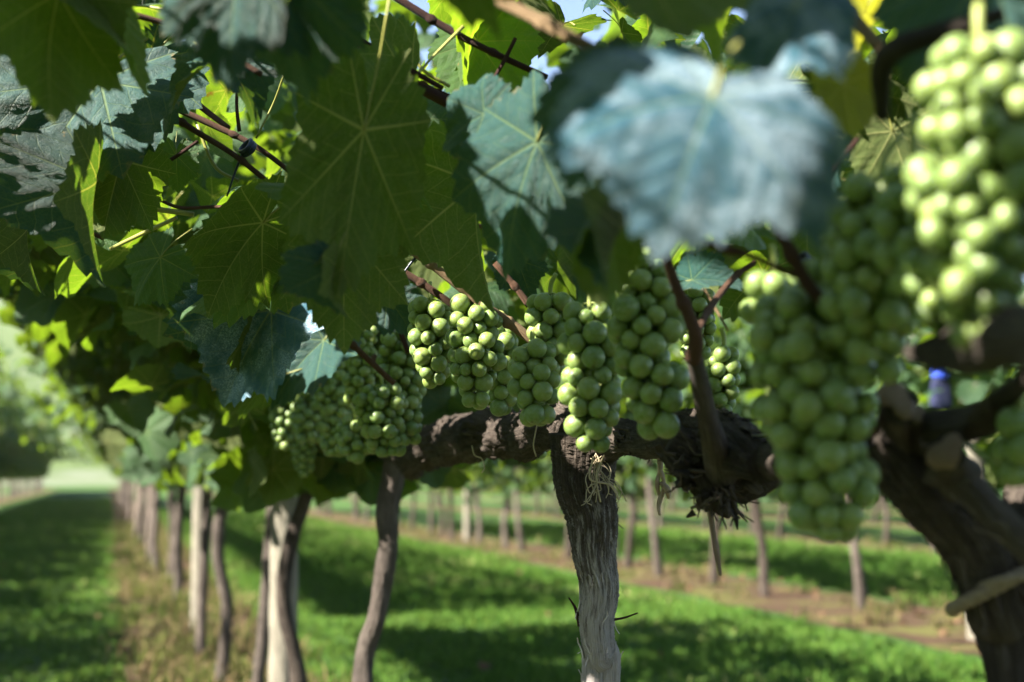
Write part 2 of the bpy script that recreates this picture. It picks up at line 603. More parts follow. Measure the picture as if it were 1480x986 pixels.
# ------------------------------------------------------------------ leaves
LOBES = [(0, 1.0), (50, 0.93), (-50, 0.93), (101, 0.76), (-101, 0.76), (146, 0.60), (-146, 0.60)]


def leaf_np(nh=8, rings=(0.0, .08, .16, .24, .32, .40, .48, .56, .64, .72, .80, .87, .94, 1.0), seed=0, fold=0.25, cup=0.1, wave=0.08, droop=0.15, teeth=0.055, tooth_n=3, petiole=True, pet_len=0.75, curl=0.0):
    """Grape leaf, midrib along +Y, length 1, upper face +Z; uv = (along, away from) the nearest main vein."""
    g = np.random.default_rng(seed)
    order = sorted(LOBES)
    ang = [a for a, _ in order]
    bounds = [-178.5] + [(ang[i] + ang[i + 1]) / 2 for i in range(6)] + [178.5]
    th, vein = [], []
    for s in range(7):
        a = ang[s]
        lo, hi = bounds[s], bounds[s + 1]
        part = list(np.linspace(lo, a, nh + 1)[:-1]) + list(np.linspace(a, hi, nh + 1))
        if s < 6: part = part[:-1]
        th += part
        vein += [s] * len(part)
    th, vein = np.array(th), np.array(vein)
    ln = {a: l * (1 + g.normal(0, 0.035)) for a, l in LOBES}
    r = np.zeros_like(th)
    for a, l in ln.items():
        r = np.maximum(r, l * (1 - 0.155 * (np.abs(th - a) / 25.0) ** 1.25))
    d = np.array([abs(t - ang[v]) for t, v in zip(th, vein)])
    if teeth:
        half = np.array([24.0] * len(th))
        ph = (d / half * tooth_n) % 1.0
        r *= 1 + teeth * (1 - 2 * ph) * np.where(d < 1e-6, 1.3, 1.0) + g.normal(0, teeth * 0.25, len(th))
    sn = np.clip((np.abs(th) - 148) / 30, 0, 1)
    r *= 1 - 0.72 * sn ** 1.6
    V, U = [], []
    n = len(th)
    t = np.radians(th)
    p1, p2, p3 = g.uniform(0, 6.28, 3)
    for f in rings[1:]:
        x, y = np.sin(t) * r * f, np.cos(t) * r * f
        dv = np.radians(th - np.array(ang)[vein])
        al, ac = r * f * np.cos(dv), np.abs(r * f * np.sin(dv))
        z = fold * np.abs(x) ** 1.15 - cup * (r * f) ** 2
        z = z + wave * (r * f) ** 2 * (np.sin(3 * t + p1) + 0.6 * np.sin(5 * t + p2) + 0.35 * np.sin(9 * t + p3))
        z = z - droop * np.clip(y, 0, 2) ** 2 + 0.05 * np.sin(ac * 26) * f * 0.35 + (0.014 if len(rings) > 8 else 0) * np.sin(((al - 0.85 * ac) * 6.5 + 0.5) * 6.283 + math.pi / 2) * np.clip(ac / 0.12, 0, 1) * np.clip(1.6 - 1.5 * f, 0, 1)
        z = z - curl * np.clip(np.abs(x) - 0.42, 0, 1) ** 2 * 3.0
        V.append(np.stack([x, y, z], -1)); U.append(np.stack([al, ac], -1))
    V = np.vstack([np.zeros((1, 3))] + V)
    U = np.vstack([np.zeros((1, 2))] + U)
    k = np.arange(n - 1)
    T = np.stack([np.zeros(n - 1, int), 1 + k + 1, 1 + k], -1)
    Q = [np.zeros((0, 4), int)]
    for m in range(len(rings) - 2):
        b = 1 + m * n
        Q.append(np.stack([b + k, b + k + 1, b + n + k + 1, b + n + k], -1))
    Q = np.vstack(Q)
    nq, nt = len(Q), len(T)
    if petiole:
        pts = [(0, 0.0, -0.005), (0.01, -0.15, 0.01), (0.03, -0.4, -0.06), (0.02, -pet_len, -0.22)]
        pv_, pq, pt, pu = tube_np(pts, [0.014, 0.011, 0.012, 0.017], seg=6, n=8)
        V2 = np.vstack([V, pv_]); U2 = np.vstack([U, pu])
        return V2, np.vstack([Q, pq + len(V)]), np.vstack([T, pt + len(V)]), U2, (nq, len(pq), nt, len(pt))
    return V, Q, T, U, (nq, 0, nt, 0)


LEAF_PARAMS = [
    dict(seed=1, fold=0.22, cup=0.10, wave=0.07, droop=0.12),
    dict(seed=2, fold=-0.10, cup=0.18, wave=0.10, droop=0.20),
    dict(seed=3, fold=0.38, cup=0.05, wave=0.06, droop=0.30),
    dict(seed=4, fold=0.10, cup=0.25, wave=0.12, droop=0.05, curl=0.4),
    dict(seed=5, fold=0.60, cup=0.10, wave=0.08, droop=0.15),
    dict(seed=6, fold=0.05, cup=-0.10, wave=0.14, droop=0.25, curl=0.8),
    dict(seed=7, fold=1.3, cup=0.05, wave=0.08, droop=0.25),
    dict(seed=8, fold=0.05, cup=0.45, wave=0.06, droop=0.35, curl=0.6),
]
LEAF_ME = {}


def leaf_mesh(var, mat):
    key = (var, mat)
    if key not in LEAF_ME:
        V, Q, T, U, (a, b, c, d) = leaf_np(**LEAF_PARAMS[var])
        mi = [0] * a + [1] * b + [0] * c + [1] * d
        rg = [.08, .16, .24, .32, .40, .48, .56, .64, .72, .80, .87, .94, 1.0]
        npet = 6 * 8 + 2
        nr = (len(V) - 1 - npet) // 13
        ed = np.concatenate([[0], np.repeat(rg, nr), np.zeros(npet)])
        LEAF_ME[key] = mesh('leaf', V, [Q, T], [M[mat], M['petiole']], uv=U, midx=mi, edge=ed)
    return LEAF_ME[key]


MID = [leaf_np(nh=3, rings=(0, 0.5, 1.0), petiole=False, teeth=0.04, **{k: v for k, v in p.items()}) for p in LEAF_PARAMS[:5]]
LOW = [leaf_np(nh=1, rings=(0, 0.55, 1.0), petiole=False, teeth=0.0, **{k: v for k, v in p.items()}) for p in LEAF_PARAMS[:4]]


def frame(ydir, nhint):
    y = Vector(ydir).normalized()
    z = Vector(nhint) - y * Vector(nhint).dot(y)
    if z.length < 1e-5: z = y.orthogonal()
    z.normalize()
    x = y.cross(z)
    return Matrix((x, y, z)).transposed()


def merge_leaves(kinds, Rm, Tv, Sc, pick, rnd):
    """Copies of small leaf meshes gathered into arrays."""
    Vs, Qs, Ts, Us, Rn, n = [], [], [], [], [], 0
    for k, (V, Q, T, U, _) in enumerate(kinds):
        s = np.where(pick == k)[0]
        if not len(s): continue
        W = np.einsum('nij,vj->nvi', Rm[s] * Sc[s][:, None, None], V) + Tv[s][:, None, :]
        m = len(V)
        off = n + np.arange(len(s)) * m
        Vs.append(W.reshape(-1, 3)); Us.append(np.tile(U, (len(s), 1)))
        Qs.append((Q[None] + off[:, None, None]).reshape(-1, 4))
        Ts.append((T[None] + off[:, None, None]).reshape(-1, 3))
        Rn.append(np.repeat(rnd[s], m))
        n += m * len(s)
    return np.concatenate(Vs), np.concatenate(Qs), np.concatenate(Ts), np.concatenate(Us), np.concatenate(Rn)


def leaf_cloud(name, centres, normals, sizes, kinds, mat, parent, seed):
    g = np.random.default_rng(seed)
    n = len(centres)
    Rm = np.zeros((n, 3, 3))
    for i in range(n):
        yd = Vector((g.normal(), g.normal(), g.normal() - 0.9))
        Rm[i] = np.array(frame(yd, normals[i]))
    off = np.einsum('nij,j->ni', Rm, np.array([0, 0.4, 0])) * sizes[:, None]
    V, Q, T, U, rn = merge_leaves(kinds, Rm, np.asarray(centres) - off, sizes, g.integers(0, len(kinds), n), g.random(n))
    return mesh(name, V, [Q, T], M[mat], uv=U, rnd=rn)


# ------------------------------------------------------------------ bark, vines
def bark_flakes(mb, pts, rad, count, seed, ln=(0.008, 0.026)):
    """Loose bark strips peeling away from a limb."""
    g = np.random.default_rng(seed)
    q = spline(np.hstack([np.array([list(p) for p in pts]), np.asarray(rad, float)[:, None]]), 60)
    for _ in range(count):
        i = g.integers(2, 57)
        T = q[i + 1, :3] - q[i - 1, :3]
        T /= np.linalg.norm(T)
        a = g.normal(size=3); a -= T * a.dot(T); a /= np.linalg.norm(a)
        b = np.cross(T, a)
        L = g.uniform(*ln); w = g.uniform(0.0012, 0.004)
        c = q[i, :3] + a * q[i, 3] * 0.96
        sgn = g.choice([-1, 1])
        lift = g.uniform(0.05, 0.45)
        rows = []
        for t in (0, 0.35, 0.7, 1.0):
            p = c + T * sgn * L * t + a * L * lift * t * t + b * L * 0.2 * t * g.normal()
            ww = w * (1 - 0.8 * t)
            rows += [p - b * ww, p + b * ww, p + a * 0.0012]
        V = np.array(rows)
        Q = []
        for k in range(3):
            o = 3 * k
            Q += [[o, o + 3, o + 5, o + 2], [o + 2, o + 5, o + 4, o + 1], [o + 1, o + 4, o + 3, o]]
        mb.add(V, np.array(Q), [], np.tile([[0.5, 0.1]], (len(V), 1)))


def limb(name, px, w, parent, mat, seg=28, ridge=0.10, lump=0.06, flakes=0, seed=0, to_ground=None, step=0.008):
    """A limb traced by (x, y, depth) with widths in pixels."""
    pts = [P(*p) for p in px]
    rad = [ww / 2 * p[2] / F for p, ww in zip(px, w)]
    if to_ground:
        pts += [Vector(p) for p in to_ground[0]]; rad += to_ground[1]
    mb = MB().tube(pts, rad, seg=seg, ridge=ridge, lump=lump, seed=seed, step=step)
    if flakes: bark_flakes(mb, pts, rad, flakes, seed + 5)
    loc = parent.location if parent is not None else Vector((0, 0, 0))
    me = mb.mesh(name, M[mat])
    o = obj(name, me, parent)
    o.matrix_parent_inverse = Matrix.Translation(-loc)
    return o


def keep(o, parent):
    o.parent = parent
    o.matrix_parent_inverse = Matrix.Translation(-parent.location)
    return o


# traced vines of the first row
V_near = empty('grape_vine', (0.52, -0.28, 0), 'vine at the right edge with its dark thick arm close to the camera', 'grape vine', 'vines of the nearest row')
V_right = empty('grape_vine', (0.5, 0.66, 0), 'leaning dark vine with sawn pale stubs and a rope round its trunk', 'grape vine', 'vines of the nearest row')
V_mid = empty('grape_vine', (0.5, 1.5, 0), 'sharp vine in the middle with shaggy bark over bare grey wood', 'grape vine', 'vines of the nearest row')
V_left = empty('grape_vine', (0.5, 2.5, 0), 'slender slanting vine left of the middle trunk, its lower half sunlit', 'grape vine', 'vines of the nearest row')

X5 = 0.5
dm = DX(860, 700, X5)
limb('trunk', [(846, 628, dm), (845, 668, dm), (846, 700, dm), (856, 745, dm), (858, 800, dm), (866, 850, dm), (862, 900, dm), (866, 950, dm), (868, 1000, dm)],
     [96, 88, 84, 72, 62, 58, 52, 50, 52], V_mid, 'bark_bare', seg=72, ridge=0.10, lump=0.07, flakes=70, seed=3, step=0.003,
     to_ground=([(0.5, 1.49, 0.35), (0.5, 1.5, -0.02)], [0.024, 0.034]))
dc = lambda x, y=640: DX(x, y, X5)
limb('cordon', [(590, 668, dc(590)), (640, 640, dc(640)), (700, 632, dc(700)), (760, 628, dc(760)), (815, 618, dc(815)), (850, 640, dc(850))],
     [44, 62, 66, 62, 62, 78], V_mid, 'bark', seg=56, ridge=0.16, lump=0.16, flakes=120, seed=4, step=0.004)
limb('cordon', [(835, 650, dc(835)), (890, 632, dc(890)), (940, 636, dc(940)), (1000, 628, dc(1000)), (1050, 640, dc(1050)), (1105, 676, dc(1105))],
     [74, 52, 50, 60, 84, 52], V_mid, 'bark', seg=56, ridge=0.16, lump=0.14, flakes=110, seed=5, step=0.004)
d = dc(1035)
limb('burl', [(968, 640, d), (1000, 660, d), (1036, 684, d), (1078, 680, d), (1112, 664, d), (1130, 640, d)], [44, 70, 78, 74, 60, 40], V_mid, 'bark', seg=72, ridge=0.20, lump=0.22, flakes=70, seed=6, step=0.003)
limb('burl', [(1026, 670, d - .004), (1038, 700, d - .006), (1044, 724, d - .004), (1054, 747, d)], [84, 74, 44, 10], V_mid, 'bark', seg=48, ridge=0.22, lump=0.25, flakes=36, seed=7, step=0.003)
g = np.random.default_rng(99)
for k in range(22):
    a_ = g.uniform(0, 6.28)
    x, y = 1040 + 62 * math.cos(a_) * g.uniform(.3, 1), 688 + 38 * math.sin(a_) * g.uniform(.3, 1)
    b_ = a_ + g.normal(0, .5); l_ = g.uniform(10, 26); r_ = g.uniform(9, 26)
    limb('burl_knot', [(x, y, d - .012), (x + l_ * .5 * math.cos(b_), y + l_ * .5 * math.sin(b_), d - .026), (x + l_ * math.cos(b_), y + l_ * math.sin(b_) + 5, d - .020)], [r_, r_ * .9, r_ * .45], V_mid, 'bark' if k % 3 else 'bark_grey', seg=24, ridge=0.28, lump=0.3, flakes=4, seed=300 + k, step=0.003)
limb('dead_spur', [(1026, 738, d), (1031, 770, d), (1036, 800, d), (1041, 832, d)], [9, 8, 8, 4], V_mid, 'cut', seg=10, ridge=0.1, lump=0.1, seed=8)
limb('dead_spur', [(1003, 741, d), (992, 748, d)], [12, 3], V_mid, 'bark', seg=8, seed=9)
limb('dead_spur', [(1060, 735, d), (1064, 752, d), (1066, 766, d)], [12, 8, 2], V_mid, 'bark', seg=8, seed=10)
limb('dead_spur', [(838, 905, dm), (832, 880, dm), (822, 864, dm)], [7, 5, 2], V_mid, 'cane_dark', seg=8, seed=11)
limb('dead_spur', [(884, 896, dm), (902, 893, dm), (922, 886, dm)], [4, 3, 2], V_mid, 'cane_dark', seg=8, seed=12)

dl = DX(555, 760, X5)
limb('trunk', [(576, 640, dl), (568, 690, dl), (560, 742, dl), (560, 800, dl), (545, 890, dl), (524, 990, dl)], [36, 33, 33, 29, 27, 29], V_left, 'bark_grey',
     seg=40, ridge=0.08, lump=0.07, flakes=25, seed=13, step=0.006, to_ground=([(0.47, 2.48, 0.25), (0.48, 2.5, -0.02)], [0.024, 0.032]))
limb('cordon', [(600, 655, dc(600)), (570, 640, dl), (530, 640, DX(530, 640, .5)), (490, 648, DX(490, 640, .5)), (465, 655, DX(465, 640, .5))], [38, 44, 34, 26, 20], V_left, 'bark', seg=32, ridge=0.14, lump=0.14, flakes=40, seed=14, step=0.01)

dr = 0.93
limb('trunk', [(1270, 622, dr), (1310, 655, dr), (1352, 705, dr), (1408, 780, dr), (1448, 880, dr), (1478, 990, dr)], [84, 118, 116, 108, 102, 100], V_right, 'bark',
     seg=64, ridge=0.11, lump=0.08, flakes=90, seed=15, step=0.006, to_ground=([(0.52, 0.66, 0.3), (0.5, 0.66, -0.02)], [0.024, 0.034]))
limb('arm', [(1300, 640, dr), (1345, 622, dr - .03), (1392, 614, dr - .06), (1428, 604, dr - .09), (1456, 572, dr - .12), (1500, 535, dr - .16)], [54, 56, 48, 44, 34, 30], V_right, 'bark', seg=32, ridge=0.08, lump=0.10, flakes=14, seed=16)
limb('arm', [(1262, 640, dr), (1220, 648, dr + .06), (1165, 665, dr + .12), (1112, 668, dr + .2)], [70, 58, 54, 48], V_right, 'bark', seg=32, ridge=0.1, lump=0.12, flakes=14, seed=17)
limb('arm', [(1352, 668, dr - .05), (1402, 702, dr - .06), (1446, 752, dr - .07), (1500, 800, dr - .08)], [58, 46, 44, 48], V_right, 'bark_grey', seg=32, ridge=0.1, lump=0.10, flakes=10, seed=18)
limb('arm', [(1510, 690, dr + .04), (1490, 740, dr + .02), (1500, 830, dr), (1520, 930, dr)], [70, 80, 70, 60], V_right, 'bark', seg=32, ridge=0.1, lump=0.10, flakes=10, seed=19)
for a, b, w in (((1304, 640, dr), (1297, 584, dr - .055), 52), ((1330, 632, dr - .02), (1322, 598, dr - .05), 26), ((1384, 690, dr - .04), (1370, 652, dr - .095), 50), ((1262, 620, dr - .03), (1255, 588, dr - .06), 18)):
    a, b = np.array(a, float), np.array(b, float)
    st = limb('pruning_stub', [tuple(a), tuple(a * .5 + b * .5), tuple(b)], [w * 1.25, w * 1.02, w], V_right, 'bark', seg=28, ridge=0.10, lump=0.14, flakes=5, seed=int(w), step=0.004)
    cf = limb('cut_face', [tuple(b - (b - a) * 0.02), tuple(b + (b - a) * 0.05)], [w * 0.95, w * 0.80], V_right, 'cut', seg=28, ridge=0.12, lump=0.34, seed=int(w) + 1)
    cf.parent = st
    cf.matrix_parent_inverse = Matrix.Identity(4)

limb('arm', [(1318, 512, .74), (1372, 508, .70), (1420, 500, .66), (1470, 490, .60), (1560, 500, .50)], [26, 56, 84, 96, 110], V_near, 'bark', seg=40, ridge=0.1, lump=0.12, flakes=16, seed=21)
obj('trunk', MB().tube([(0.40, 0.10, 0.99), (0.46, -0.1, 0.97), (0.53, -0.25, 0.85), (0.52, -0.28, 0.4), (0.52, -0.28, -0.02)], [0.02, 0.028, 0.032, 0.03, 0.036], seg=24, ridge=0.1, lump=0.1, seed=22).mesh('trunk', M['bark'])).parent = V_near
V_near.children[-1].matrix_parent_inverse = Matrix.Translation(-V_near.location)

# next vines of the row, trunks traced
V_next = []
for px, w, dep, lab in (
        ([(472, 640), (438, 730), (416, 800), (410, 870), (424, 940), (432, 990)], [20, 21, 21, 20, 21, 25], DX(430, 800, .5), 'curving vine leaning in front of the pale round post'),
        ([(398, 690), (392, 760), (386, 850), (376, 960), (372, 1000)], [16, 17, 18, 18, 20], DX(378, 850, .5), 'thin pale vine trunk just left of the round post'),
        ([(344, 640), (322, 725), (315, 800), (328, 880), (322, 965)], [18, 18, 18, 17, 18], DX(322, 800, .5), 'bowed vine trunk third to the left of the pale post'),
        ([(310, 650), (300, 720), (296, 800), (292, 880), (290, 925)], [13, 14, 14, 14, 15], DX(300, 800, .5), 'straight blurred vine trunk beside the second post'),
        ([(272, 650), (262, 720), (256, 790), (258, 850), (256, 880)], [13, 14, 13, 13, 14], DX(258, 760, .5), 'pale blurred vine trunk at the head of the far cluster')):
    p0 = P(*px[-1], dep)
    v = empty('grape_vine', (p0.x, p0.y, 0), lab, 'grape vine', 'vines of the nearest row')
    mat = 'bark' if w[0] >= 20 else 'bark_grey'
    base = [(p0.x, p0.y, p0.z * 0.4), (p0.x, p0.y, -0.02)] if p0.z > 0.1 else [(p0.x, p0.y, -0.05)]
    limb('trunk', [(x, y, dep) for x, y in px], w, v, mat, seg=20, ridge=0.08, lump=0.08, seed=int(px[0][0]), step=0.02, to_ground=(base, [w[-1] / 2 * dep / F * 1.1] * len(base)))
    V_next.append(v)

# ------------------------------------------------------------------ sunlight wanted and shade wanted near the camera
LIT = []           # (point, clear radius)


def lit(x, y, d, r=0.03):
    LIT.append((np.array(P(x, y, d)), r))


def blocks_sun(c, size):
    s = np.array(SUN)
    for p, r in LIT:
        v = c - p
        t = v.dot(s)
        if t < 0.02: continue
        if np.linalg.norm(v - s * t) < r + size * 0.45: return True
    return False


# ------------------------------------------------------------------ key leaves, traced
vines_by_y = lambda y: V_near if y < 0.45 else V_right if y < 1.0 else V_mid if y < 2.0 else V_left
UP = Vector((0, 0, 1))
KEYC = []


def key_leaf(bx, by, bd, tx, ty, td, side, var=0, roll=0, mat='leaf', up=0.45, label=None, sx=0.85, parent=None, sunny=None):
    b, tp = P(bx, by, bd), P(tx, ty, td)
    L = (tp - b).length
    view = (CAM - b).normalized()
    n = (view if side == 't' else -view) + UP * up + SUN * ((0.25 if side == 't' else 0.55) if sunny is None else sunny)
    fr = frame(tp - b, n)
    fr = fr @ Matrix.Rotation(R(roll), 3, 'Y')
    par = parent or vines_by_y(b.y)
    o = obj('leaf', leaf_mesh(var, mat), par)
    m = fr.to_4x4() @ Matrix.Diagonal((L * sx, L, L, 1))
    m.translation = b - par.location
    o.matrix_local = m
    if label: o['label'] = label
    KEYC.append(((bx + tx) / 2, (by + ty) / 2, (bd + td) / 2))
    return o


K = key_leaf
# upper left
K(85, -10, 0.98, 40, 160, 0.98, 'u', 1, 0, label='olive leaf with a pale curled tip')
K(150, -10, 1.02, 150, 95, 0.98, 'u', 0, 10, sx=1.1)
K(145, 118, 1.34, 20, 262, 1.28, 't', 0, 5, 'leaf_shade_teal', 0.3, 'dark blue green leaf crossed by a pale sunlit band')
K(215, 85, 1.40, 100, 185, 1.42, 't', 2, -20, 'leaf_shade_teal', 0.3)
K(112, 222, 1.36, 108, 332, 1.33, 'u', 0, -15, up=0.2)
K(175, 232, 1.38, 142, 350, 1.36, 'u', 4, 25, up=0.2)
K(140, 262, 1.30, 108, 390, 1.28, 't', 6, 40, 'leaf_shade_teal', 0.1)
K(40, 330, 1.5, 30, 420, 1.5, 't', 6, 50, 'leaf_shade_teal', 0.1)
K(380, 322, 1.40, 282, 424, 1.40, 'u', 3, -15, up=0.25, sunny=0.2, label='olive serrated leaf with clear veins')
K(398, 345, 1.46, 310, 448, 1.42, 't', 0, -10, up=0.6, label='pale sunlit leaf behind the olive one')
K(232, 372, 1.6, 180, 432, 1.6, 't', 1, 0)
K(305, 92, 1.25, 230, 130, 1.25, 't', 2, 20, 'leaf_shade_teal', 0.8)
K(330, 95, 1.22, 385, 155, 1.22, 't', 2, -20, 'leaf_shade_teal', 0.8)
K(255, 225, 1.5, 255, 275, 1.5, 't', 0, 0, up=0.9)
K(205, 250, 1.55, 175, 290, 1.55, 't', 0, 0, up=0.9)
# dark blurred pair above
K(345, -50, 0.86, 320, 100, 0.84, 't', 3, 0, 'leaf_shade_teal', 0.25, 'dark blurred leaf with grey green lit patches')
K(420, -40, 0.86, 410, 130, 0.86, 't', 1, 20, 'leaf_shade_teal', 0.3)
# big olive leaf in the middle
K(526, 188, 1.08, 486, 425, 1.08, 'u', 0, 25, up=0.15, label='large olive leaf hanging in the middle', sx=0.54)
K(500, 330, 1.25, 492, 500, 1.25, 'u', 1, 20, up=0.15, sx=0.7)
K(595, 130, 1.25, 540, 270, 1.2, 'u', 2, -20, up=0.2)
K(486, 385, 1.06, 480, 455, 1.06, 't', 6, 40, 'leaf_shade_teal', 0.1)
# teal leaf
K(776, 205, 1.04, 705, 380, 1.04, 't', 1, 8, 'leaf_shade_teal', 0.2, 'teal leaf with one sunlit stripe')
K(700, 165, 1.10, 622, 205, 1.12, 't', 3, 0, 'leaf_shade_teal', 0.2)
# backlit
K(715, -25, 1.35, 630, 105, 1.32, 'u', 0, 0, 'leaf_backlit', up=0.3, sunny=1.3, label='glowing yellow green leaf against the light')
K(690, 60, 1.38, 745, 135, 1.34, 'u', 0, 0, 'leaf_backlit', up=0.3, sunny=1.3)
K(680, -50, 1.40, 740, 20, 1.40, 'u', 1, 0, 'leaf_backlit', up=0.3, sunny=1.3)
K(470, 60, 1.5, 440, 110, 1.5, 'u', 1, 0, 'leaf_backlit', up=0.3, sunny=1.3)
# foreground leaf with spray residue and painted sheen, and its neighbours
K(1030, 140, 0.59, 960, 290, 0.565, 't', 7, -12, 'leaf_spray_sheen', 0.45, 'broad blurred leaf white with painted sheen and dried spray, in full sun', sx=1.55)
K(900, 120, 0.72, 830, 240, 0.70, 't', 1, -10, 'leaf_shade_teal', 0.2)
K(935, -95, 0.76, 945, 85, 0.74, 'u', 1, 0, up=0.5, sx=1.05)
K(1150, 10, 0.66, 1100, 110, 0.64, 't', 3, 10, 'leaf_spray_sheen', 0.3)
K(690, 265, 1.30, 672, 448, 1.30, 'u', 4, -25, up=0.2, sx=0.75)
K(890, 312, 0.86, 818, 432, 0.84, 'u', 3, 0, up=0.3, sx=0.65)
K(900, 330, 0.84, 850, 390, 0.82, 't', 6, 60, 'leaf_shade_teal', 0.2, sx=0.9)
K(1000, 322, 0.84, 930, 345, 0.84, 'u', 2, 0, 'leaf_yellow', 0.6)
K(1250, 20, 0.95, 1200, 130, 0.95, 'u', 0, 0, 'leaf_yellow', 0.3, sunny=1.3)
K(1190, 0, 1.0, 1240, 90, 1.0, 'u', 1, 0, 'leaf_backlit', up=0.3, sunny=1.3)
K(1060, 5, 1.0, 1010, 95, 1.0, 'u', 2, 0, 'leaf_backlit', up=0.3, sunny=1.3)
K(1220, 120, 0.9, 1225, 200, 0.9, 'u', 1, 0, 'leaf_yellow', 0.6)
K(1290, 190, 1.15, 1320, 290, 1.15, 'u', 0, 0, up=0.5)
K(1170, 290, 1.18, 1150, 395, 1.18, 'u', 1, 0, up=0.4)
K(1210, 225, 1.1, 1190, 290, 1.1, 't', 4, 30, 'leaf_shade_teal', 0.3)
K(1430, -40, 0.75, 1330, 60, 0.72, 't', 1, 0, 'leaf_shade_teal', 0.3)
# fruit zone
K(468, 492, 1.90, 386, 560, 1.88, 't', 2, 0, 'leaf_shade_teal', 0.5, 'blue green leaf with a white sunlit patch over the bunches')
K(392, 552, 1.9, 340, 590, 1.9, 'u', 0, 0, up=0.6)
K(392, 448, 1.75, 305, 580, 1.75, 't', 4, 5, 'leaf_spray_sheen', 0.2, 'blue green leaf hanging over the far bunches')
K(370, 460, 1.8, 330, 560, 1.8, 't', 6, 25, 'leaf_shade_teal', 0.2)
K(748, 376, 1.6, 765, 425, 1.58, 't', 0, 10, 'leaf_shade_teal', 0.7)
K(1000, 405, 1.22, 1062, 395, 1.2, 't', 2, 0, 'leaf_shade_teal', 0.9, sx=0.8)
K(560, 430, 1.75, 600, 480, 1.75, 't', 0, 0, 'leaf_shade_teal', 0.5)
K(845, 300, 1.45, 850, 350, 1.43, 't', 5, 0, up=0.8)
K(1010, 330, 1.35, 950, 380, 1.35, 'u', 0, 0, up=0.6)
K(600, 250, 1.5, 640, 320, 1.5, 't', 0, 0, up=0.9)
K(650, 300, 1.55, 600, 350, 1.5, 't', 0, 0, up=0.9)
K(700, 220, 1.55, 690, 330, 1.5, 'u', 0, 0, up=0.9)

for x, y, d_, r_ in ((60, 235, 1.30, .018), (110, 190, 1.31, .018), (160, 160, 1.33, .018), (735, 222, 1.04, .014), (690, 230, 1.04, .014), (645, 240, 1.05, .014),
                     (940, 240, .58, .035), (1010, 260, .57, .035), (1060, 210, .58, .03), (1100, 270, .57, .02), (1130, 180, .58, .015), (1110, 120, .65, .012),
                     (700, 520, 1.5, .022), (705, 560, 1.5, .022), (690, 490, 1.5, .012), (795, 450, 1.38, .022), (800, 490, 1.38, .022),
                     (1400, 130, .62, .03), (1390, 230, .62, .03), (1420, 300, .62, .03), (1450, 210, .62, .03), (1430, 80, .62, .03), (1450, 360, .62, .02),
                     (640, 60, 1.33, .05), (710, 100, 1.35, .04), (700, 20, 1.35, .04), (360, 395, 1.43, .025), (380, 360, 1.44, .02), (450, 515, 1.9, .02),
                     (865, 830, 1.55, .012), (868, 970, 1.55, .02), (540, 900, 2.5, .05), (555, 820, DX(555, 820, .5), .05), (548, 865, DX(548, 865, .5), .05), (562, 775, DX(562, 775, .5), .02), (830, 860, 1.52, .015), (715, 545, 1.46, .02), (712, 500, 1.46, .015), (330, 370, 1.4, .01), (590, 645, dc(590), .015), (650, 612, dc(650) - .03, .01), (1240, 60, .97, .04), (1030, 50, 1.0, .03), (1297, 582, .87, .02), (1370, 650, .83, .02),
                     (760, 400, 1.58, .015), (1050, 395, 1.2, .012), (730, 470, 1.4, .01), (760, 20, 0.85, .02), (860, 75, .8, .015), (500, 60, 1.4, .05), (850, 560, 1.24, .008), (815, 560, 1.24, .008),
                     (1260, 350, .8, .008), (1110, 420, .95, .008), (540, 600, 2.0, .012), (610, 620, 1.9, .01), (490, 545, 2.2, .012)):
    lit(x, y, d_, r_)

g = np.random.default_rng(314)
for k in range(46):
    x, y = g.uniform(0, 620), g.uniform(0, 460)
    if 400 < x and y > 80: continue
    lit(x, y, g.uniform(1.25, 2.0), g.uniform(.006, .016))
# unseen leaves added up the sun's path to shade chosen leaves and bunches
def shade_leaf(x, y, d_, dist, size):
    p = P(x, y, d_) + SUN * dist
    par = vines_by_y(p.y)
    nrm = SUN + Vector((random.gauss(0, .25), random.gauss(0, .25), random.gauss(0, .25)))
    fr = frame(Vector((random.gauss(0, 1), random.gauss(0, 1), -0.6)), nrm)
    o = obj('leaf', leaf_mesh(random.randrange(4), 'leaf'), par)  # added sun blocker, out of view
    m = fr.to_4x4() @ Matrix.Diagonal((size, size, size, 1))
    m.translation = p - par.location - fr @ Vector((0, 0.3 * size, 0))
    o.matrix_local = m


for a in ((700, 372, 1.04, .32, .05), (760, 350, 1.04, .36, .045), (738, 395, 1.04, .38, .05),
          (470, 260, 1.08, .36, .075), (530, 320, 1.1, .40, .075), (570, 260, 1.1, .34, .07), (540, 180, 1.1, .38, .07), (500, 420, 1.2, .45, .07), (440, 330, 1.2, .45, .07),
          (1110, 440, .82, .30, .085), (1180, 450, .82, .34, .085), (1240, 450, .80, .38, .085), (1160, 540, .82, .36, .08), (1080, 500, .82, .40, .08), (1220, 380, .8, .42, .08)):
    shade_leaf(*a)

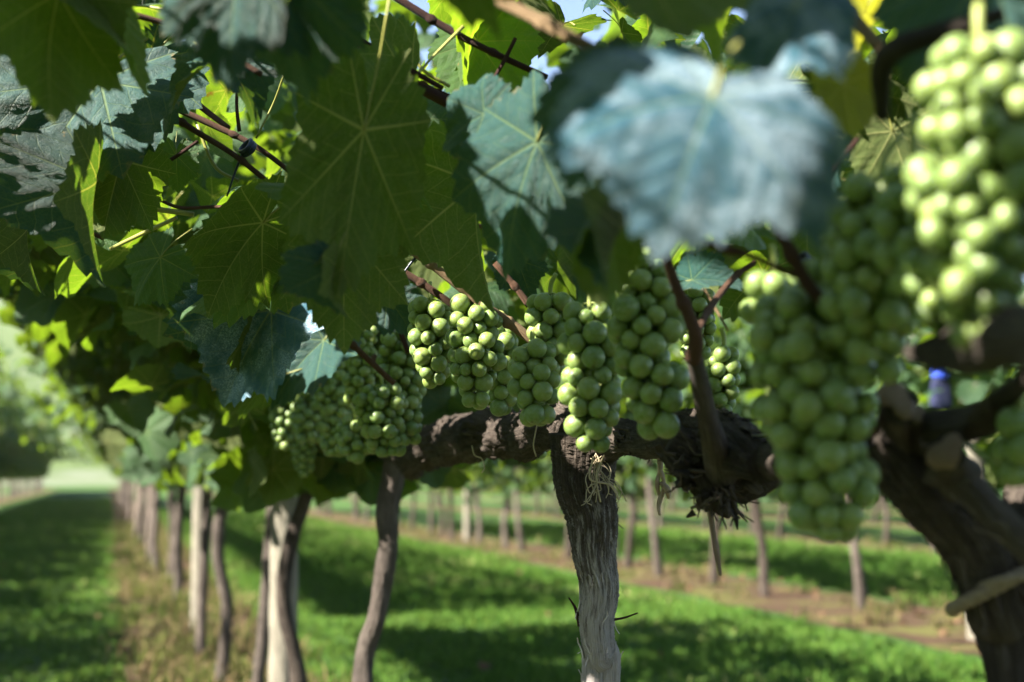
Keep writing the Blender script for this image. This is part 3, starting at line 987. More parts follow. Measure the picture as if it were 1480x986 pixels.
# ------------------------------------------------------------------ the leafy roof near the camera
GAPS = [(545, 15, 22), (520, 172, 20), (250, 62, 26), (385, 180, 24), (757, 100, 14), (645, 118, 10), (560, 60, 14), (860, 98, 10), (1050, 18, 14), (415, 130, 14), (505, 75, 12), (200, 70, 8)]
WING_N = Vector((-0.46, 0.0, 0.89))
g = np.random.default_rng(21)
cands = []
while len(cands) < 4200:
    Y = g.uniform(-1.1, 3.3)
    X = g.uniform(-0.62, 0.55)
    z = 1.26 - 0.523 * X + g.normal(0.03, 0.05) + (g.uniform(0.08, 0.45) if g.random() < 0.35 else 0)
    if X < -0.3: z += 0.15 * g.random()
    cands.append((X, Y, z, 'L'))
for _ in range(1100):
    t = g.random()
    cands.append((0.5 + 0.95 * t, g.uniform(0.5, 3.4), 1.14 + 0.55 * t + g.normal(0.03, 0.06) + (g.uniform(0.05, 0.3) if g.random() < 0.3 else 0), 'R'))
order = g.permutation(len(cands))
placed, near_parts, rest = [], [], {}
cnt = {'vis': 0, 'hid': 0}
for q in order:
    X, Y, z, wing = cands[q]
    size = g.uniform(0.045, 0.082)
    c = np.array((X, Y, z))
    pr = proj(c)
    vis = False
    if pr:
        x, y, dd = pr
        m = size * F / dd
        vis = (-m < x < 1480 + m) and (-m < y < 986 + m)
        if vis:
            if dd < 1.12: continue
            if y > 330 and x > 380 and dd < 2.3 and wing == 'L': continue
            if y > 455 and x > 380 and dd < 2.6: continue
            if wing == 'L' and x > 820 and y > 250: continue
            if any(math.hypot(x - gx, y - gy) < gr + size * 0.45 * F / dd for gx, gy, gr in GAPS): continue
            hit = False
            for kx, ky, kd in KEYC:
                if dd < kd + 0.04 and abs(x - kx) < 90 and abs(y - ky) < 90: hit = True
            if hit: continue
    if blocks_sun(c, size): continue
    if placed and np.abs(np.array(placed) - c).sum(1).min() < 0.026: continue
    if vis and cnt['vis'] > 760: continue
    if not vis and cnt['hid'] > 850: continue
    cnt['vis' if vis else 'hid'] += 1
    placed.append(c)
    wn_ = WING_N if wing == 'L' else Vector((0.46, 0.1, 0.89))
    nrm = wn_ + Vector(g.normal(0, 0.42, 3))
    if nrm.z < 0: nrm.z *= -1
    yd = Vector((g.normal() * 0.8, g.normal() * 0.8, -0.55 + g.normal() * 0.4))
    par = vines_by_y(Y)
    if vis:
        near_parts.append((pr[2], c, size, nrm, yd, par))
    else:
        rest.setdefault(par.name, (par, []))[1].append((c, size, nrm))
near_parts.sort(key=lambda a: a[0])
n_leaf = {v.name: sum(ch.name.startswith('leaf') for ch in v.children) for v in (V_near, V_right, V_mid, V_left)}
for dd, c, size, nrm, yd, par in near_parts:
    if n_leaf[par.name] >= 100:
        rest.setdefault(par.name, (par, []))[1].append((c, size, nrm))
        continue
    n_leaf[par.name] += 1
    o = obj('leaf', leaf_mesh(int(g.integers(0, 6)), 'leaf_shade_teal' if g.random() < 0.2 else 'leaf'), par)
    fr = frame(yd, nrm)
    m = fr.to_4x4() @ Matrix.Diagonal((size, size, size, 1))
    m.translation = Vector(c) - par.location - fr @ Vector((0, 0.4 * size, 0))
    o.matrix_local = m
for par, lst in rest.values():
    me = leaf_cloud('foliage', np.array([a[0] - np.array(par.location) for a in lst]), [a[2] for a in lst], np.array([a[1] for a in lst]), MID, 'leaf', par, 31)
    tag(obj('foliage', me, par), kind='stuff')
print('LEAVES', cnt, n_leaf, len(KEYC))

# ------------------------------------------------------------------ canes
def cane(px, w, parent, mat='cane', nodes=True, seed=0, name='cane'):
    pts = [P(*p) for p in px]
    rad = [ww / 2 * p[2] / F for p, ww in zip(px, w)]
    mb = MB().tube(pts, rad, seg=12, ridge=0.04, lump=0.05, seed=seed, step=0.006, ridge_n=(3, 7))
    if nodes:
        q = spline(np.hstack([np.array([list(p) for p in pts]), np.array(rad)[:, None]]), 40)
        L = np.sum(np.linalg.norm(np.diff(q[:, :3], axis=0), axis=1))
        k = max(1, int(L / 0.075))
        for j in range(k):
            i = int((j + 0.5) / k * 37) + 1
            a, b = q[i - 1], q[i + 1]
            mid_ = (a + b) / 2
            dv = (b - a)[:3]; dv /= np.linalg.norm(dv)
            mb.tube([mid_[:3] - dv * 0.006, mid_[:3], mid_[:3] + dv * 0.006], [mid_[3] * .9, mid_[3] * 1.35, mid_[3] * .9], seg=12, n=7)
    o = obj(name, mb.mesh(name, M[mat]))
    return keep(o, parent)


cane([(440, -20, 1.28), (490, 40, 1.28), (560, 100, 1.28), (650, 150, 1.28)], [14, 15, 17, 16], V_mid, 'cane_dark', seed=1)
cane([(455, 38, 1.3), (520, 70, 1.3), (600, 118, 1.3), (670, 150, 1.3)], [9, 10, 10, 9], V_mid, 'cane_dark', seed=2)
cane([(565, -8, 1.3), (640, 38, 1.3), (700, 70, 1.3), (790, 112, 1.32)], [11, 11, 10, 9], V_mid, 'cane_dark', seed=3)
cane([(690, -12, .86), (760, 20, .84), (820, 52, .82), (910, 100, .80)], [17, 18, 19, 16], V_right, 'cane_tan', seed=4)
cane([(206, 138, 1.42), (280, 188, 1.42), (340, 225, 1.42), (412, 284, 1.42)], [9, 9, 8, 8], V_mid, 'cane', seed=5)
cane([(250, 155, 1.44), (310, 182, 1.44), (370, 212, 1.44), (430, 256, 1.44)], [10, 9, 8, 7], V_mid, 'cane', seed=6)
cane([(80, -5, 1.2), (170, 15, 1.2), (280, 50, 1.22), (378, 108, 1.22)], [8, 9, 9, 8], V_right, 'cane', seed=7)
cane([(255, 118, 1.5), (285, 150, 1.5), (330, 185, 1.48)], [9, 9, 8], V_mid, 'cane', seed=8)
cane([(395, 398, 1.75), (440, 440, 1.75), (500, 490, 1.75), (570, 555, 1.75)], [9, 9, 9, 8], V_mid, 'cane', seed=9)
cane([(560, 340, 1.5), (620, 380, 1.5), (690, 435, 1.5), (740, 470, 1.5), (775, 497, 1.5)], [11, 12, 13, 15, 13], V_mid, 'cane_tan', seed=10)
cane([(560, 380, 1.52), (610, 410, 1.52), (660, 445, 1.52)], [11, 11, 10], V_mid, 'cane', seed=11)
cane([(715, 380, 1.42), (745, 415, 1.42), (765, 442, 1.42)], [9, 9, 11], V_mid, 'cane', seed=12)
cane([(555, 425, 1.85), (575, 470, 1.85), (590, 510, 1.85)], [8, 8, 8], V_mid, 'cane_dark', seed=13)
cane([(952, 330, 1.02), (972, 400, 1.03), (1004, 480, 1.04), (1002, 520, 1.06)], [14, 15, 20, 24], V_mid, 'cane', seed=14)
cane([(1002, 508, 1.06), (1012, 550, 1.08), (1022, 600, 1.11), (1034, 645, 1.15), (1044, 690, 1.21)], [24, 27, 30, 40, 50], V_mid, 'bark_grey', seed=15, nodes=False)
cane([(1008, 478, 1.05), (1030, 440, 1.12), (1062, 400, 1.18), (1090, 380, 1.2)], [12, 11, 9, 8], V_mid, 'cane', seed=16)
cane([(1105, 290, .80), (1130, 340, .80), (1160, 400, .80), (1195, 445, .80)], [17, 19, 19, 20], V_right, 'cane', seed=17)
cane([(960, 330, .80), (1030, 355, .80), (1085, 370, .80), (1150, 400, .80)], [9, 11, 11, 10], V_right, 'cane', seed=18)
cane([(1300, -30, .9), (1315, 30, .9), (1325, 90, .9)], [20, 21, 22], V_right, 'cane_tan', seed=19)
cane([(1200, -20, .85), (1230, 20, .85), (1275, 75, .83)], [19, 19, 20], V_right, 'cane_tan', seed=20)
cane([(1240, 200, 1.0), (1200, 255, 1.0), (1150, 330, 1.0)], [8, 9, 9], V_right, 'cane_dark', seed=21)
cane([(1450, 20, .7), (1350, 50, .72), (1280, 85, .75), (1275, 170, .78)], [22, 30, 34, 18], V_right, 'bark', seed=22, nodes=False)
cane([(150, 265, 1.5), (230, 240, 1.5), (285, 205, 1.46)], [5, 6, 5], V_mid, 'cane_dark', nodes=False, seed=23)
cane([(370, 200, 1.42), (395, 150, 1.42), (410, 110, 1.4)], [3, 3, 3], V_mid, 'petiole', nodes=False, seed=24, name='tendril')
cane([(505, 60, 1.3), (500, 100, 1.3), (505, 125, 1.3)], [5, 6, 5], V_mid, 'cane_dark', nodes=False, seed=25)
cane([(745, 55, 1.3), (725, 95, 1.3), (700, 135, 1.3)], [6, 6, 5], V_mid, 'cane_dark', nodes=False, seed=26)
cane([(1018, 420, 1.15), (1034, 446, 1.14), (1052, 478, 1.13)], [4, 4, 4], V_mid, 'cane_tan', nodes=False, seed=27)
cane([(170, 285, 1.5), (215, 300, 1.5), (280, 310, 1.5)], [6, 8, 7], V_mid, 'petiole', nodes=False, seed=28)
cane([(160, 360, 1.55), (205, 338, 1.52), (255, 315, 1.5)], [5, 6, 6], V_mid, 'petiole', nodes=False, seed=29)
cane([(345, 110, 1.42), (342, 150, 1.42), (346, 190, 1.42)], [5, 5, 6], V_mid, 'cane', nodes=False, seed=30)
cane([(540, 515, 2.0), (555, 540, 1.98), (575, 560, 1.96)], [9, 9, 9], V_left, 'cane', nodes=False, seed=31)

for k, (px, w, mt) in enumerate((
        ([(300, 20, 1.3), (360, 60, 1.3), (430, 90, 1.3)], 7, 'cane'), ([(470, 20, 1.25), (540, 70, 1.25), (640, 128, 1.25)], 8, 'cane_dark'),
        ([(590, 60, 1.28), (610, 100, 1.28), (650, 125, 1.28)], 5, 'petiole'), ([(60, 190, 1.4), (120, 205, 1.4), (180, 200, 1.42)], 5, 'petiole'),
        ([(215, 280, 1.5), (260, 300, 1.5), (330, 300, 1.48), (400, 322, 1.45)], 5, 'cane'), ([(285, 180, 1.44), (310, 240, 1.44), (345, 262, 1.44)], 5, 'petiole'),
        ([(600, 270, 1.4), (640, 300, 1.42), (700, 330, 1.45)], 6, 'cane'), ([(820, 330, 1.4), (850, 360, 1.4), (880, 420, 1.4)], 6, 'cane_dark'),
        ([(1080, 120, 1.0), (1150, 160, 1.0), (1230, 185, 1.0)], 7, 'cane_tan'), ([(30, 300, 1.55), (90, 318, 1.55), (150, 345, 1.55)], 6, 'cane'),
        ([(10, 130, 1.5), (60, 150, 1.5), (130, 140, 1.5)], 6, 'petiole'), ([(420, 300, 1.35), (450, 350, 1.35), (455, 380, 1.35)], 4, 'petiole'))):
    cane(px, [w] * len(px), V_mid if px[0][2] > 1.1 else V_right, mt, nodes=w > 5, seed=60 + k)

# ------------------------------------------------------------------ grapes
def uv_sphere(nu=22, nv=14, sq=1.0):
    V, U = [(0, 0, 1)], [(0, 0)]
    for a in range(1, nv):
        ph = math.pi * a / nv
        for b in range(nu):
            th = 2 * math.pi * b / nu
            V.append((math.sin(ph) * math.cos(th), math.sin(ph) * math.sin(th), math.cos(ph) * sq)); U.append((b / nu, a / nv))
    V.append((0, 0, -1)); U.append((0, 1))
    T, Q = [], []
    for b in range(nu):
        T.append((0, 1 + b, 1 + (b + 1) % nu))
        l = 1 + (nv - 2) * nu
        T.append((l + b, len(V) - 1, l + (b + 1) % nu))
    for a in range(nv - 2):
        for b in range(nu):
            o, b2 = 1 + a * nu, (b + 1) % nu
            Q.append((o + b, o + nu + b, o + nu + b2, o + b2))
    return np.array(V, float), np.array(Q), np.array(T), np.array(U, float)


SPH = uv_sphere()
# vertex order: pole at v = 0 carries the dark blossom scar
BERRY = mesh('berry', SPH[0], [SPH[1], SPH[2]], M['berry'], uv=SPH[3])
SPHL = uv_sphere(14, 9)


def pack(Lc, prof, rb, seed, fill=1.0):
    """Berry centres for a hanging bunch of length Lc with radius profile prof, relaxed until they touch."""
    g = np.random.default_rng(seed)
    prof = np.asarray(prof, float)
    tt = np.linspace(0, 1, len(prof))
    Rf = lambda t: np.interp(t, tt, np.maximum(prof - rb, rb * 0.15))
    ts = np.linspace(0, 1, 200)
    area = np.sum(2 * math.pi * Rf(ts)) * Lc / 200
    n = int(np.clip(fill * (area / (math.pi * rb * rb) * 0.80 + 8), 10, 150))
    w = Rf(ts); w = np.cumsum(w) / np.sum(w)
    t = np.interp(g.random(n), w, ts)
    a = g.uniform(0, 6.283, n)
    r = Rf(t) * (0.55 + 0.45 * g.random(n))
    p = np.stack([r * np.cos(a), r * np.sin(a), -t * Lc], -1)
    rad = rb * g.normal(1.0, 0.12, n).clip(0.62, 1.2)
    for it in range(140):
        dlt = p[:, None] - p[None]
        dist = np.linalg.norm(dlt, axis=2) + np.eye(n)
        want = (rad[:, None] + rad[None]) * 0.965
        push = np.clip(want - dist, 0, None) * (1 - np.eye(n))
        p += 0.42 * np.sum(dlt / dist[..., None] * push[..., None], axis=1)
        rr = np.linalg.norm(p[:, :2], axis=1) + 1e-9
        tz = np.clip(-p[:, 2] / Lc, 0, 1)
        lim = Rf(tz)
        over = np.clip(rr - lim, 0, None)
        p[:, :2] -= p[:, :2] / rr[:, None] * over[:, None] * 0.5
        p[:, :2] *= 0.997
        p[:, 2] = np.clip(p[:, 2], -Lc, 0)
    return p, rad


BUNCHES = []


def bunch(top, bot, widths, bpx, label, seed, parts=True, fill=1.0, group='grape bunches on the nearest row', mat='berry'):
    (tx, ty, td), (bx, by, bd) = top, bot
    A, B = P(*top), P(*bot)
    s = td / F
    rb = bpx / 2 * s
    Lc = (B - A).length
    prof = [w / 2 * s for w in widths]
    pos, rad = pack(Lc - 2 * rb, prof, rb, seed, fill)
    root = empty('grape_bunch', A, label, 'grape bunch', group)
    ax = (A - B).normalized()
    rot = frame(Vector((0.3, 1, 0)).cross(ax), ax)        # local z = up the bunch
    rotn = np.array(rot)
    pos = pos @ rotn.T + np.array((A - B).normalized()) * (-rb)
    g = np.random.default_rng(seed + 100)
    # stalk: rachis and pedicels
    mb = MB()
    down = np.array(-ax)
    rp = [np.array(ax) * 0.016 + g.normal(0, 0.004, 3), np.array(ax) * 0.006, down * Lc * 0.3, down * Lc * 0.65, down * (Lc - 2.2 * rb)]
    mb.tube(rp, [0.0022, 0.0024, 0.0021, 0.0017, 0.0012], seg=7, n=16)
    for p in pos:
        tloc = min(max(p.dot(down) - rb * 1.3, 0), Lc * 0.85)
        q = down * tloc
        mb.tube([q, (q + p) / 2 + np.array(ax) * rb * 0.35, p + np.array(ax) * rb * 0.2], [0.0011, 0.0009, 0.0010], seg=5, n=5, cap=False)
    obj('stalk', mb.mesh('stalk', M['stalk']), root)
    if parts:
        near = np.argsort([(A + Vector(p) - CAM).length for p in pos])
        far = near[100:]
        if len(far):
            n = len(far)
            V, Q, T, U, rn = merge_leaves([(SPHL[0], SPHL[1], SPHL[2], SPHL[3], None)], np.tile(np.eye(3), (n, 1, 1)), pos[far], rad[far], np.zeros(n, int), g.random(n))
            tag(obj('berries', mesh('berries', V, [Q, T], M[mat], uv=U, rnd=rn), root), kind='stuff')
        for p, r in zip(pos[near[:100]], rad[near[:100]]):
            o = bpy.data.objects.new('berry', BERRY)
            tl = p.dot(down)
            outw = Vector(p - down * tl)
            pole = (outw.normalized() if outw.length > 1e-5 else Vector((0, 0, -1))) + Vector((0, 0, -2.2)) + Vector(g.normal(0, 0.6, 3))
            o.rotation_euler = pole.to_track_quat('Z', 'Y').to_euler()
            e = g.uniform(0.97, 1.06)
            o.scale = (r, r, r * e)
            o.location = p
            link(o, root)
    else:
        n = len(pos)
        Rm = np.tile(np.eye(3), (n, 1, 1))
        V, Q, T, U, rn = merge_leaves([(SPHL[0], SPHL[1], SPHL[2], SPHL[3], None)], Rm, pos, rad, np.zeros(n, int), g.random(n))
        tag(obj('berries', mesh('berries', V, [Q, T], M[mat], uv=U, rnd=rn), root), kind='stuff')
    BUNCHES.append(root)
    return root


XF = 0.39
db = lambda x, y, X=XF: DX(x, y, X)
bunch((686, 428, 1.50), (690, 590, 1.48), [70, 92, 94, 92, 70, 44], 24, 'sharp green bunch with brightly sunlit berries down its right side', 1)
bunch((622, 432, 1.58), (628, 560, 1.56), [66, 74, 72, 60, 42], 23, 'smaller bunch touching the left side of the brightly sunlit bunch', 2)
bunch((796, 424, 1.38), (800, 545, 1.38), [76, 86, 78, 64, 44], 26, 'bright sunlit bunch hanging below the bare cane tip', 3)
bunch((770, 496, 1.36), (778, 614, 1.34), [66, 84, 82, 66, 40], 26, 'half shaded bunch left under the bright sunlit one', 4)
bunch((852, 438, 1.24), (856, 656, 1.22), [74, 94, 92, 88, 92, 80, 52], 29, 'long narrow bunch reaching down over the middle trunk', 5)
bunch((922, 352, 1.14), (952, 632, 1.12), [80, 104, 122, 118, 108, 92, 60], 32, 'tall shaded bunch between the middle trunk and the brown cane', 6)
bunch((1160, 420, .82), (1205, 786, .80), [176, 220, 220, 204, 180, 150, 92], 40, 'largest blurred bunch, pale green and hanging lowest', 7)
bunch((1275, 255, .78), (1260, 560, .78), [130, 176, 190, 176, 140, 84], 41, 'dark blurred bunch above and right of the largest bunch', 8)
bunch((1415, 55, .62), (1425, 520, .62), [190, 260, 280, 260, 210, 140, 84], 47, 'nearest blurred bunch, pale in the sun at the top right corner', 9)
bunch((1195, 372, .86), (1225, 540, .86), [110, 160, 170, 130], 39, 'shaded blurred bunch wedged between the largest bunch and the dark one', 24)
bunch((1372, 290, .70), (1378, 515, .69), [130, 160, 160, 130, 80], 43, 'blurred bunch under the sunny corner bunch, its tip over the dark arm', 25)
bunch((1322, 235, .72), (1328, 425, .72), [96, 126, 126, 90], 43, 'blurred bunch filling the gap left of the sunny corner bunch', 26)
bunch((572, 474, 1.95), (592, 645, 1.93), [58, 70, 74, 66, 50, 36], 19, 'shaded bunch over the left trunk with one white lit berry at its tip', 10)
bunch((522, 470, 2.05), (518, 585, 2.05), [50, 60, 58, 46], 16, 'small dark bunch under the point of the big olive leaf', 11)
bunch((552, 556, 1.90), (560, 660, 1.90), [80, 92, 84, 56], 18, 'broad bunch at the foot of the left group, just over the slender trunk', 12)
bunch((486, 520, 2.35), (492, 660, 2.35), [60, 80, 84, 70, 50], 15, 'dark bunch with small berries right of the blue green leaf', 13)
bunch((414, 560, 2.6), (412, 650, 2.6), [46, 56, 52, 34], 13, 'leftmost readable bunch, tiny berries in front of the round post', 14)
bunch((438, 618, 2.7), (440, 690, 2.7), [36, 40, 36, 22], 13, 'dark hanging bunch between the round post and the curving vine', 15)
bunch((1118, 395, .95), (1112, 470, .95), [70, 100, 104, 80], 36, 'dark berries tucked behind the top of the largest bunch', 16)
bunch((1010, 410, 1.45), (1006, 520, 1.45), [40, 56, 60, 40], 22, 'deeply shaded bunch behind the brown forked cane', 17)
bunch((1046, 500, 1.30), (1042, 606, 1.30), [44, 56, 52, 36], 24, 'dark bunch between the cane and the largest bunch', 18)
bunch((728, 466, 1.62), (726, 600, 1.62), [40, 52, 50, 36], 22, 'dark bunch hidden between the sunlit bunch and its right neighbour', 19)
bunch((1475, 590, .80), (1474, 706, .80), [50, 74, 70, 44], 44, 'blurred dark bunch cut by the right edge of the picture', 20)
bunch((772, 610, 1.9), (770, 664, 1.9), [44, 54, 40], 17, 'few berries showing beneath the gnarled cordon', 21)
bunch((512, 600, 2.1), (516, 668, 2.1), [60, 66, 46], 16, 'shaded bunch low between the two left trunks', 22)
bunch((448, 560, 2.5), (446, 640, 2.5), [46, 56, 44], 14, 'tiny berried bunch tucked under the blue green leaf', 23)

# ------------------------------------------------------------------ wires, ties, twine, stalks
def wire(x, z, y0, y1, label):
    o = obj('trellis_wire', MB().tube([(0, y0, 0), (0, (y0 + y1) / 2, -0.004), (0, y1, 0)], 0.0016, seg=8, n=40).mesh('trellis_wire', M['wire']), None, (x, 0, z))
    tag(o, label, 'wire', 'trellis wires of the nearest row')


wire(0.5, 0.982, -1.5, 60, 'taut grey wire running under the gnarled cordon')
wire(0.02, 1.39, -1.5, 60, 'thin grey wire carrying the canes above the bunches')
wire(-0.28, 1.50, -1.5, 60, 'highest thin grey wire out under the leafy roof')


def tie(x, y, d_, r, label, tail):
    c = P(x, y, d_)
    k = r * d_ / F
    mb = MB()
    ax = Vector((0.75, 0.35, -0.55)).normalized()
    e1 = ax.orthogonal().normalized(); e2 = ax.cross(e1)
    for off in (-0.35, 0.05, 0.4):
        pts = [c + ax * (off * k) + (e1 * math.cos(a) + e2 * math.sin(a)) * k * (1 + 0.1 * math.sin(3 * a + off)) for a in np.linspace(0, 6.4, 14)]
        mb.tube(pts, k * 0.28, seg=6, n=28)
    mb.tube([c + e1 * k, c + e1 * k + P(x + tail[0] * .5, y + tail[1] * .4, d_) - c, P(x + tail[0], y + tail[1], d_)], [k * .3, k * .2, k * .12], seg=6, n=12)
    me = mb.mesh('vine_tie', M['tie'])
    me.transform(Matrix.Translation(-c))
    tag(obj('vine_tie', me, None, c), label, 'tie', 'dark plastic ties')


tie(358, 214, 1.42, 11, 'black and blue tie binding two canes at the upper left', (-30, 70))
tie(618, 368, 1.5, 11, 'dark blue tie on the tan cane above the bunches', (-40, 34))
tie(1162, 374, 1.05, 8, 'small blue tie scrap beside the blurred cane', (20, 4))

g = np.random.default_rng(5)
mb = MB()
c0 = P(866, 662, dm - 0.045)
for k in range(13):
    p, pts = Vector((g.normal(0, .004), 0, g.uniform(-.004, .006))), []
    for j in range(7):
        pts.append(p.copy())
        p = p + Vector((g.normal(0, .005), g.normal(0, .0015), -g.uniform(0.001, 0.013)))
    mb.tube(pts, 0.0006, seg=5, n=22)
pts = [(P(x, y, dm - 0.05) - c0) for x, y in ((858, 660), (852, 690), (864, 697), (880, 700), (890, 712), (894, 722))]
mb.tube(pts, 0.0012, seg=6, n=30)
mb.tube([(P(x, y, dm - 0.05) - c0) for x, y in ((874, 656), (862, 690), (868, 726))], 0.0011, seg=6, n=20)
tag(obj('twine', mb.mesh('twine', M['twine']), None, c0), 'frayed pale twine hanging on the top of the middle trunk', 'twine')

c0 = P(953, 650, 1.36)
mb = MB()
for off, amp in ((0, 3), (3, -4)):
    mb.tube([P(953 + off + amp * math.sin(t * 9), 650 + 96 * t, 1.36) - c0 for t in np.linspace(0, 0.72 + off * 0.09, 9)], [0.0020, .0017, .0018, .0026, .0018, .0022, .0026, .0020, .0012], seg=8, n=40, lump=0.3, seed=2)
mb.tube([P(955, 698, 1.36) - c0, P(964, 708, 1.355) - c0, P(966, 720, 1.36) - c0], [.002, .003, .0012], seg=7, n=10, lump=0.3)
mb.tube([P(947, 652, 1.36) - c0, P(952, 645, 1.345) - c0, P(958, 652, 1.36) - c0], .0018, seg=7, n=10)
tag(obj('dried_stalk', mb.mesh('dried_stalk', M['dry']), None, c0), 'withered bunch stalk dangling from the wire right of the middle trunk', 'dried stalk')
c0 = P(684, 650, 1.75)
tag(obj('dried_tendril', MB().tube([P(x, y, 1.75) - c0 for x, y in ((682, 644), (686, 658), (696, 663), (700, 676), (696, 684))], .0009, seg=6, n=24).mesh('dried_tendril', M['twine']), None, c0), 'pale curled tendril under the cordon left of the middle trunk', 'tendril')
c0 = P(774, 615, 1.5)
tag(obj('dried_tendril', MB().tube([P(x, y, 1.5) - c0 for x, y in ((777, 610), (773, 630), (771, 645), (775, 660))], .0009, seg=6, n=18).mesh('dried_tendril', M['twine']), None, c0), 'fine straw tendril hooked over the wire left of the middle trunk', 'tendril')

# rope round the leaning trunk: three twisted strands
c0 = P(1440, 850, dr)
rr = 56 * dr / F
ax = (P(1398, 780, dr) - P(1440, 900, dr)).normalized()
e1 = ax.orthogonal().normalized(); e2 = ax.cross(e1)
mb = MB()
cen = P(1436, 850, dr)
for st in range(3):
    pts = []
    for a in np.linspace(0, 2 * math.pi, 90):
        o_ = a * 11 + st * 2.094
        pts.append(cen - c0 + (e1 * math.cos(a) + e2 * math.sin(a)) * (rr + 0.002 + 0.0022 * math.cos(o_)) + ax * (0.0022 * math.sin(o_)) + Vector((0, 0, 0.010 * math.cos(a + 2.2))))
    mb.tube(pts, 0.0028, seg=7, n=180)
    pts = []
    for t in np.linspace(0, 1, 90):
        o_ = t * 44 + st * 2.094
        b = P(1396 + 140 * t, 858 - 22 * t - 12 * math.sin(t * 3.1), dr - 0.036 * math.sin(min(1, t * 2.2) * 1.57))
        pts.append(b - c0 + Vector((0, 0.0015 * math.cos(o_), 0.0016 * math.sin(o_))))
    mb.tube(pts, 0.0019, seg=7, n=140)
tag(obj('rope', mb.mesh('rope', M['rope']), None, c0), 'twisted beige rope tied round the leaning right trunk', 'rope')


# ------------------------------------------------------------------ posts
def post(x, y, r, h, label, group, lean=0.0):
    mb = MB().tube([(0, 0, -0.1), (lean * .3, 0, h * .33), (lean * .7, 0, h * .7), (lean, 0, h)], [r, r * .99, r * .97, r * .95], seg=28, n=40, ridge=0.015, lump=0.02, seed=int(abs(x * 10 + y * 7)))
    tag(obj('wooden_post', mb.mesh('wooden_post', M['post']), None, (x, y, 0)), label, 'post', group)


p = P(411, 900, 4.1)
post(p.x, p.y, 0.041, 1.75, 'pale round wooden post among the trunks left of the slender vine', 'posts of the nearest row', -0.01)
p = P(288, 800, 8.5)
post(p.x, p.y, 0.045, 1.75, 'blurred wooden post behind the far left trunks', 'posts of the nearest row')
p = P(1413, 900, 8.3)
post(p.x, p.y, 0.062, 1.9, 'grey post across the alley, framed by the leaning vine', 'posts of the second row')
for k, y in enumerate((14.2, 20.5, 27)):
    post(5.1, y, 0.055, 1.9, 'blurred post further along the second row', 'far posts of the second row')

# ------------------------------------------------------------------ far vines
def far_variant(seed, low, tmat='bark_pale', crook=1.0, hang=0.93):
    g = np.random.default_rng(seed)
    mb = MB()
    lx, ly = g.normal(0, 0.06 * crook), g.normal(0, 0.08 * crook)
    pts = [(0, 0, -0.05), (lx * .3 + g.normal(0, .02 * crook), ly * .4 + g.normal(0, .03 * crook), 0.35), (lx * .8 + g.normal(0, .02), ly, 0.7), (lx, ly * .6, 1.0)]
    tr = MB().tube(pts, np.array([0.036, 0.028, 0.026, 0.036]) * (1 + 0.25 * (crook - 1)), seg=12, n=22, ridge=0.08, lump=0.12, seed=seed).mesh('trunk', M[tmat])
    co = MB().tube([(lx + g.normal(0, .02), -0.6, 1.0), (lx, -0.25, 1.0 + g.normal(0, .03)), (lx, ly, 1.0), (lx, 0.3, 1.02 + g.normal(0, .03)), (lx, 0.6, 1.0)], [0.02, 0.03, 0.034, 0.03, 0.02], seg=10, n=24, ridge=0.1, lump=0.15, seed=seed + 1).mesh('cordon', M['bark'])
    n = 1900 if not low else 1000
    C, N = [], []
    for k in range(n):
        w = g.random()
        if w < 0.54:      # wing on the left
            t = g.random() ** 0.8
            C.append((-0.02 - 0.95 * t, g.uniform(-.65, .65), 1.10 + 0.68 * t + abs(g.normal(0.0, 0.17)) - 0.02)); N.append((-0.46, 0, 0.89))
        elif w < 0.69:    # wing on the right
            t = g.random() ** 0.8
            C.append((0.02 + 1.15 * t, g.uniform(-.65, .65), 1.08 + 0.66 * t + g.normal(0.05, 0.12))); N.append((0.46, 0, 0.89))
        elif w < 0.86:
            C.append((g.normal(0.05, 0.5), g.uniform(-.65, .65), 1.4 + abs(g.normal(0, 0.55)))); N.append((0, 0, 1))
        else:
            C.append((g.normal(0, 0.13), g.uniform(-.65, .65), hang + g.uniform(0, 1.28 - hang))); N.append((g.normal(), g.normal(), .4))
    N = [Vector(v) + Vector(g.normal(0, 0.5, 3)) for v in N]
    fo = leaf_cloud('foliage', np.array(C), N, g.uniform(0.045, 0.082, n) * (1.2 if low else 1.0), LOW if low else MID, 'leaf', None, seed + 2)
    return tr, co, fo


VAR_N = [far_variant(100 + k * 7, False, 'bark_grey') for k in range(4)]
VAR_F = [far_variant(200 + k * 7, True, 'bark_pale' if k % 2 else 'bark_grey') for k in range(5)]
VAR_R = [far_variant(300 + k * 7, True, 'bark_grey' if k % 2 else 'bark', 2.0, 0.72) for k in range(7)]


def far_vine(x, y, var, label, group, sc=(1, 1, 1), trunk=True, flip=False, tall=None):
    v = empty('grape_vine', (x, y, 0), label, 'grape vine', group)
    v.rotation_euler = (0, 0, (math.pi if flip else 0))
    v.scale = sc
    for nm, me in zip(('trunk', 'cordon', 'foliage'), var):
        if nm == 'trunk' and not trunk: continue
        o = bpy.data.objects.new(nm, me)
        link(o, v)
        if nm == 'foliage':
            o['kind'] = 'stuff'
            if tall:
                o.scale = (1.1, 1, tall)
                o.location = (0, 0, 1 - tall)
    return v


